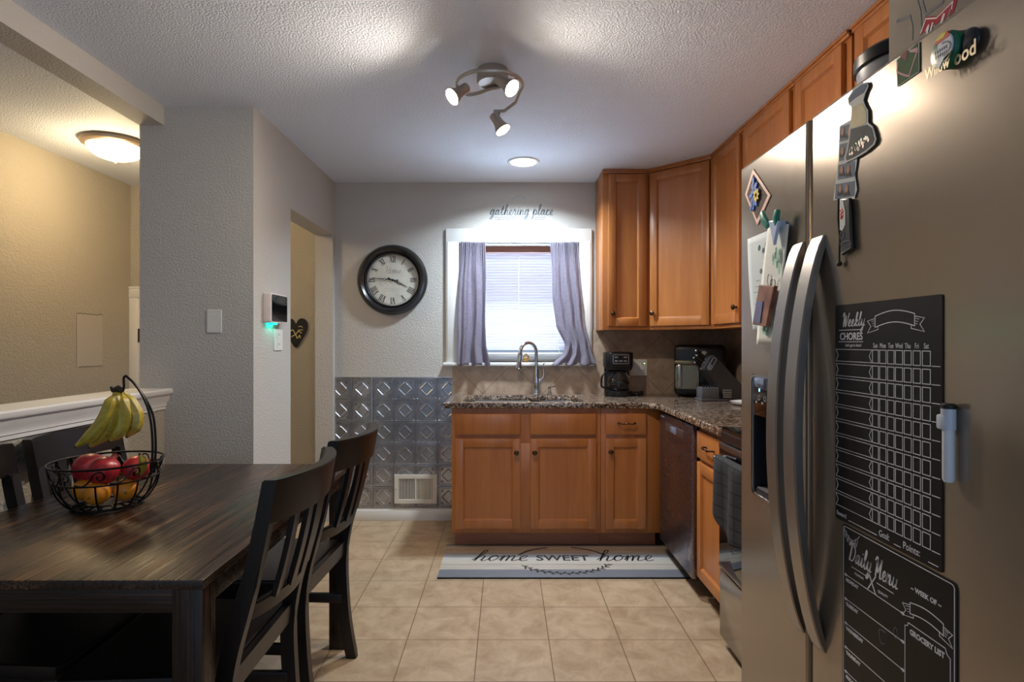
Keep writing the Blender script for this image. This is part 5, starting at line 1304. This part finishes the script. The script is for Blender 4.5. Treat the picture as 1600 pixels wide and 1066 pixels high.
# chairs: local x = towards the back of the chair, foot of the rear legs at x = 0
def make_chair(label):
    c = thing('dining_chair', label, 'chair', (0, 0, 0), 'dining chairs around the espresso table')
    hw = .205
    prof = [(0.008, 0), (-.018, .15), (-.030, .30), (-.032, .42), (-.018, .52), (.008, .62), (.045, .76), (.083, .952)]
    pp = spline([(x, 0, z) for x, z in prof], 5)
    def xs(z):
        for a, d in zip(pp, pp[1:]):
            if a.z <= z <= d.z: return a.x+(d.x-a.x)*(z-a.z)/(d.z-a.z)
        return pp[-1].x
    for s in (-1, 1):
        t = bmesh.new(); rows = []
        for p in [q_ for q_ in pp if q_.z < .84]+[Vector((xs(.856), 0, .856))]:
            dpt = .021 if p.z < .7 else .0185
            y0, y1 = s*hw-.015, s*hw+.015
            rows.append([t.verts.new(q) for q in ((p.x-dpt, y0, p.z), (p.x+dpt, y0, p.z), (p.x+dpt, y1, p.z), (p.x-dpt, y1, p.z))])
        for A, D in zip(rows, rows[1:]):
            for k in range(4): t.faces.new((A[k], A[(k+1) % 4], D[(k+1) % 4], D[k]))
        t.faces.new(rows[0]); t.faces.new(rows[-1])
        bmesh.ops.bevel(t, geom=[e_ for e_ in t.edges if abs((e_.verts[0].co-e_.verts[1].co).z) > .01], offset=.004, segments=2, affect='EDGES')
        b = MB(); b.merge(t); b.build('rear_leg', M_chair, c, world=False)
        b = MB(); b.box(-.415, -.375, s*(hw-.01)-.02, s*(hw-.01)+.02, 0, .44, .003); b.build('front_leg', M_chair, c, world=False)
        b = MB(); b.box(-.38, -.03, s*(hw-.01)-.009, s*(hw-.01)+.009, .225, .262, .003); b.build('side_stretcher', M_chair, c, world=False)
    def rail(z0, z1, bow, th, inset=.012, top_arch=0):
        t = bmesh.new(); N = 20; rows = []
        for k in range(N+1):
            q = k/N; y = -(hw-inset)+2*(hw-inset)*q; bw = bow*math.sin(PI*q)**.8
            za, zb = z0, z1+top_arch*math.sin(PI*q)
            rows.append([t.verts.new(v_) for v_ in ((xs(za)+bw-th, y, za), (xs(za)+bw+th, y, za), (xs(zb)+bw+th, y, zb), (xs(zb)+bw-th, y, zb))])
        for A, D in zip(rows, rows[1:]):
            for k in range(4): t.faces.new((A[k], A[(k+1) % 4], D[(k+1) % 4], D[k]))
        t.faces.new(rows[0]); t.faces.new(rows[-1])
        bmesh.ops.bevel(t, geom=[e_ for e_ in t.edges if abs((e_.verts[0].co-e_.verts[1].co).y) > .01], offset=.003, segments=2, affect='EDGES')
        b = MB(); b.merge(t); return b
    rail(.846, .952, .058, .0175, -.015).build('crest_rail', M_chair, c, world=False)
    rail(.598, .642, .048, .0115).build('lower_rail', M_chair, c, world=False)
    rail(.418, .478, .0, .010).build('seat_rail', M_chair, c, world=False)
    for k in range(4):
        y = -.105+.07*k; bw = .054*math.sin(PI*(y+hw)/(2*hw))**.8
        t = bmesh.new(); rows = []
        for j in range(9):
            z = .632+(.85-.632)*j/8; x = xs(z)+bw
            rows.append([t.verts.new(v_) for v_ in ((x-.007, y-.019, z), (x+.007, y-.019, z), (x+.007, y+.019, z), (x-.007, y+.019, z))])
        for A, D in zip(rows, rows[1:]):
            for q in range(4): t.faces.new((A[q], A[(q+1) % 4], D[(q+1) % 4], D[q]))
        t.faces.new(rows[0]); t.faces.new(rows[-1]); b = MB(); b.merge(t); b.build('back_slat', M_chair, c, world=False)
    b = MB(); b.plate([[(-.04, -.205), (-.04, .205), (-.42, .225), (-.435, .2), (-.435, -.2), (-.42, -.225)][::-1]], .44, .478, .008); b.build('seat', M_chair, c, world=False)
    b = MB(); b.box(-.40, -.04, -.185, -.167, .39, .442); b.box(-.40, -.04, .167, .185, .39, .442); b.box(-.405, -.388, -.17, .17, .39, .442); b.build('seat_apron', M_chair, c, world=False)
    b = MB(); b.box(-.22, -.2, -.19, .19, .232, .256, .003); b.build('cross_stretcher', M_chair, c, world=False)
    return c
ch1 = make_chair('dark wooden chair with slatted back nearest the camera on the aisle side of the table')
ch1.location = (-.643, 1.58, 0)
def place(x, y, rz, label):
    c = copy_tree(ch1); c.location = (x, y, 0); c.rotation_euler = (0, 0, rz); c['label'] = label
place(-.643, 2.125, math.radians(-3), 'dark wooden chair with slatted back nearest the tin wall panel')
place(-1.527, 2.145, PI, 'dark wooden chair behind the fruit basket against the half wall')
place(-1.532, 1.64, PI, 'dark wooden chair cut off by the picture edge against the half wall')

# ------------------------------------------------------------------ fruit basket
FB = Vector((-1.268, 1.825, TZ+.0005))
fb = thing('fruit_basket', 'black wire fruit basket with a banana hook on the table', 'basket', FB)
def circ(r, z, n=48): return [(FB.x+r*math.cos(2*PI*k/n), FB.y+r*math.sin(2*PI*k/n), FB.z+z) for k in range(n)]
b = MB(); b.tube(circ(.155, .143), .0035, 8, True); b.build('rim', M_iron, fb)
b = MB(); b.tube(circ(.143, .092), .0026, 8, True); b.tube(circ(.095, .006), .0042, 8, True); b.tube(circ(.06, .012), .0025, 8, True); b.build('hoops', M_iron, fb)
b = MB()
for k in range(16):
    a = 2*PI*k/16; c_, s_ = math.cos(a), math.sin(a)
    pts = [(FB.x+r_*c_, FB.y+r_*s_, FB.z+z_) for r_, z_ in ((.143, .092), (.135, .06), (.118, .03), (.095, .008), (.06, .012))]
    b.tube(spline(pts, 4), .0028, 7)
for k in range(4):
    a = 2*PI*k/16*4+.2; b.ball((FB.x+.097*math.cos(a), FB.y+.097*math.sin(a), FB.z+.004), .0045, sub=2)
b.build('ribs', M_iron, fb)
b = MB()
for k in range(10):
    a0 = 2*PI*k/10
    sc = [(-.045, -.02), (-.02, -.022), (.0, -.005), (.012, .014), (.028, .018), (.036, .004), (.028, -.008), (.018, -.002), (.02, .006)]
    pts = []
    for u_, v_ in sc:
        a = a0+u_/.15; z_ = .117+v_; rr = .143+.012*(z_-.092)/.051
        pts.append((FB.x+rr*math.cos(a), FB.y+rr*math.sin(a), FB.z+z_))
    b.tube(spline(pts, 4), .0024, 7)
b.build('scrolls', M_iron, fb)
b = MB()
a = math.radians(-5); rimp = Vector((FB.x+.155*math.cos(a), FB.y+.155*math.sin(a), FB.z+.135))
arm = [rimp+Vector((-.003, 0, -.03)), rimp, rimp+Vector((.002, 0, .07)), rimp+Vector((-.006, 0, .15)), rimp+Vector((-.03, 0, .21)), rimp+Vector((-.062, 0, .255)), rimp+Vector((-.088, 0, .279)), rimp+Vector((-.094, 0, .27)), rimp+Vector((-.094, 0, .24)), rimp+Vector((-.105, 0, .226)), rimp+Vector((-.128, 0, .228)), rimp+Vector((-.134, 0, .244))]
for dy in (-.008, .008):
    q = [p+Vector((0, dy*(1 if k < 4 else .35 if k < 5 else 0), 0)) for k, p in enumerate(arm)]
    b.tube(spline(q[:7], 6), .0036, 8)
b.tube(spline(arm[6:], 6), .0036, 8)
for dy in (-.008, .008): b.tube([rimp+Vector((0, dy+.014*math.cos(t_)*.6, -.005+.014*math.sin(t_))) for t_ in [2*PI*k/16 for k in range(16)]], .0025, 6, True)
b.build('banana_hook', M_iron, fb)
# bananas
def banana_mat():
    m, nt, bb = newmat('spotted_banana_peel'); v = coords(nt)
    nt.links.new(ramp(nt, noise(nt, v, 55, 4, .6), [(.26, srgb(92, 70, 34)), (.36, srgb(176, 150, 52)), (.7, srgb(204, 180, 66))]), bb.inputs['Base Color']); bb.inputs['Roughness'].default_value = .42; return m
M_ban = banana_mat(); M_stem = P('brown_stem', srgb(58, 44, 28), .7)
top = arm[9]+Vector((-.006, 0, .0))
bn = thing('banana_bunch', 'bunch of spotted ripe bananas hanging from the basket hook', 'bananas', top)
def banana(p, parent=None, tip=None, r=.0205, name='banana'):
    pts = spline(p, 5); n_ = len(pts)
    R = []
    for k in range(n_):
        s = k/(n_-1)
        R.append(r*(.36+.1*s if s < .12 else min(1, .42+(s-.12)*4.2) if s < .3 else 1 if s < .8 else max(.28, 1-(s-.8)*3.6)))
    b = MB(); b.tube(pts, R, 7, mat=0); b.tube([pts[-1], pts[-1]+(pts[-1]-pts[-2]).normalized()*.006], [r*.28, r*.2], 7, mat=1)
    return b
def vv(x, y, z): return top+Vector((x*.95, y, z*.9))
BAN = [[vv(0, -.012, 0), vv(-.006, -.022, -.03), vv(-.016, -.036, -.08), vv(-.046, -.046, -.135), vv(-.10, -.05, -.178)],
       [vv(.002, -.004, 0), vv(.0, -.01, -.03), vv(-.004, -.022, -.085), vv(-.03, -.02, -.14), vv(-.078, -.02, -.186)],
       [vv(.006, .006, 0), vv(.014, .002, -.03), vv(.03, -.014, -.085), vv(.022, -.02, -.13), vv(-.012, -.02, -.165)],
       [vv(.008, .012, 0), vv(.024, .016, -.03), vv(.05, .016, -.08), vv(.046, .014, -.12), vv(.022, .012, -.155)],
       [vv(-.004, .014, 0), vv(-.004, .02, -.03), vv(-.008, .034, -.08), vv(-.03, .044, -.13), vv(-.07, .05, -.165)]]
for p in BAN: banana(p).build('banana', [M_ban, M_stem], bn, smooth=28)
b = MB(); b.tube([top+Vector((-.018, 0, .006)), top+Vector((0, 0, .012)), top+Vector((.014, 0, .004))], [.008, .011, .008], 8); b.build('crown', M_stem, bn)
# fruit in the bowl
def orange_mat():
    m, nt, bb = newmat('orange_peel'); v = coords(nt)
    vo = nt.nodes.new('ShaderNodeTexVoronoi'); vo.inputs['Scale'].default_value = 420; nt.links.new(v, vo.inputs['Vector']); bump(nt, bb, vo.outputs['Distance'], .25, .001)
    bb.inputs['Base Color'].default_value = srgb(226, 140, 32); bb.inputs['Roughness'].default_value = .4; return m
M_or = orange_mat(); M_navel = P('green_brown_navel', srgb(110, 96, 40), .7)
def pom_mat():
    m, nt, bb = newmat('pomegranate_skin'); v = coords(nt)
    nt.links.new(ramp(nt, noise(nt, v, 22, 5, .6), [(.3, srgb(150, 24, 36)), (.55, srgb(186, 44, 52)), (.78, srgb(208, 104, 84))]), bb.inputs['Base Color']); bb.inputs['Roughness'].default_value = .32; return m
M_pom = pom_mat()
RO = .036
def orange(a, rr, z, label):
    p = FB+Vector((rr*math.cos(a), rr*math.sin(a), z)); t = thing('orange', label, 'orange', p, 'oranges in the fruit basket')
    b = MB(); b.ball(p, RO, (1, 1, .95), sub=4); b.build('peel', M_or, t)
    d = Vector((math.cos(a)*.6-.1, -.75, -.1)).normalized(); b = MB(); b.ball(p+d*(RO-.001), .004, sub=2); b.build('navel', M_navel, t)
orange(math.radians(-80), .062, .0535, 'orange at the near middle of the wire fruit basket')
orange(math.radians(-8), .064, .0535, 'orange at the right of the wire fruit basket')
orange(math.radians(188), .064, .0535, 'orange at the left of the wire fruit basket')
def pom(x, y, z, r, lean, label):
    p = FB+Vector((x, y, z)); t = thing('pomegranate', label, 'pomegranate', p, 'pomegranates in the fruit basket')
    b = MB(); t2 = bmesh.new(); bmesh.ops.create_icosphere(t2, subdivisions=4, radius=r)
    for v_ in t2.verts: k_ = 1+.035*math.cos(6*math.atan2(v_.co.y, v_.co.x))*(1-abs(v_.co.z)/r); v_.co.x *= k_; v_.co.y *= k_; v_.co.z *= .93
    b.merge(t2, Matrix.Translation(p)); b.build('fruit', M_pom, t)
    Mq = Matrix.Translation(p) @ Vector(lean).normalized().to_track_quat('Z', 'Y').to_matrix().to_4x4()
    b = MB(); b.lathe([(.012, r*.9), (.009, r+.004), (.011, r+.012), (.009, r+.012), (.007, r+.004)], 14, Mq, caps=False); b.build('calyx', P('pom_crown', srgb(120, 46, 30), .6), t)
pom(-.066, .012, .117, .049, (-.3, .9, .4), 'mottled pomegranate at the left of the fruit pile')
pom(.012, -.036, .119, .047, (.2, .75, .75), 'bright red pomegranate in the middle of the fruit pile')
pom(.082, .016, .116, .041, (.8, .5, .4), 'smaller red pomegranate at the right of the fruit pile')
p0 = FB+Vector((.124, -.03, .109)); b = banana([p0+Vector((-.035, .03, -.01)), p0+Vector((-.012, .02, .005)), p0+Vector((.006, .005, .03)), p0+Vector((.004, -.01, .06))], r=.013)
tag(b.build('loose_banana', [M_ban, M_stem], smooth=28), 'single small banana end poking up at the right of the basket', 'banana')

# ------------------------------------------------------------------ lights
def light(name, typ, loc, energy, col, d=None, **kw):
    L = bpy.data.lights.new(name, typ); L.energy = energy; L.color = col
    for k, v in kw.items(): setattr(L, k, v)
    o = bpy.data.objects.new(name, L); COL.objects.link(o); o.location = loc
    if d is not None: o.rotation_euler = Vector(d).to_track_quat('-Z', 'Y').to_euler()
    return o
WARM = (1, .87, .72)
for k, (p, d) in enumerate(SPOTS):
    light('spot_lamp', 'SPOT', p, (31, 18, 33)[k], WARM, d, spot_size=math.radians(172), spot_blend=1.0, shadow_soft_size=.03)
light('downlight_lamp', 'AREA', (.114, 3.65, CEIL-.012), 17, (.74, .88, 1), (0, 0, -1), shape='DISK', size=.15, spread=math.radians(142))
light('dome_lamp', 'POINT', (-2.24, 3.29, CEIL-.165), 8, (1, .76, .44), shadow_soft_size=.1)
light('window_daylight', 'AREA', (.096, YB+.5, 1.75), 4.2, (.84, .86, 1), (0, -1, -.1), shape='RECTANGLE', size=1.0, size_y=1.0)
light('added_ground_bounce', 'AREA', (.096, YB+1.15, .35), 105, (.62, .78, 1), (0, -.72, .75), shape='RECTANGLE', size=2.2, size_y=1.4)  # area lamp added low outside as assumed ground bounce, to brighten the ceiling
light('assumed_rear_daylight', 'AREA', (.9, -2.6, 1.5), 10, (.50, .72, 1), (-.15, 1, -.12), shape='RECTANGLE', size=1.6, size_y=1.3)  # assumed rear daylight: area lamp added behind the camera, no window built there
W = bpy.data.worlds.new('daylight'); scene.world = W; W.use_nodes = True
bg = W.node_tree.nodes['Background']; bg.inputs['Color'].default_value = (.56, .74, 1, 1); bg.inputs['Strength'].default_value = .27

# ------------------------------------------------------------------ camera
cam = bpy.data.cameras.new('camera'); co = bpy.data.objects.new('camera', cam); COL.objects.link(co)
co.location = (0, 0, H); co.rotation_euler = (PI/2, 0, 0)
cam.sensor_width = 36; cam.lens = 36*FPX/1600; cam.shift_x = 10/1600; cam.shift_y = 2/1600; cam.clip_start = .02
scene.camera = co
scene.view_settings.view_transform = 'Standard'; scene.view_settings.look = 'None'; scene.view_settings.gamma = 1
scene.view_settings.use_curve_mapping = False; scene.view_settings.exposure = .82
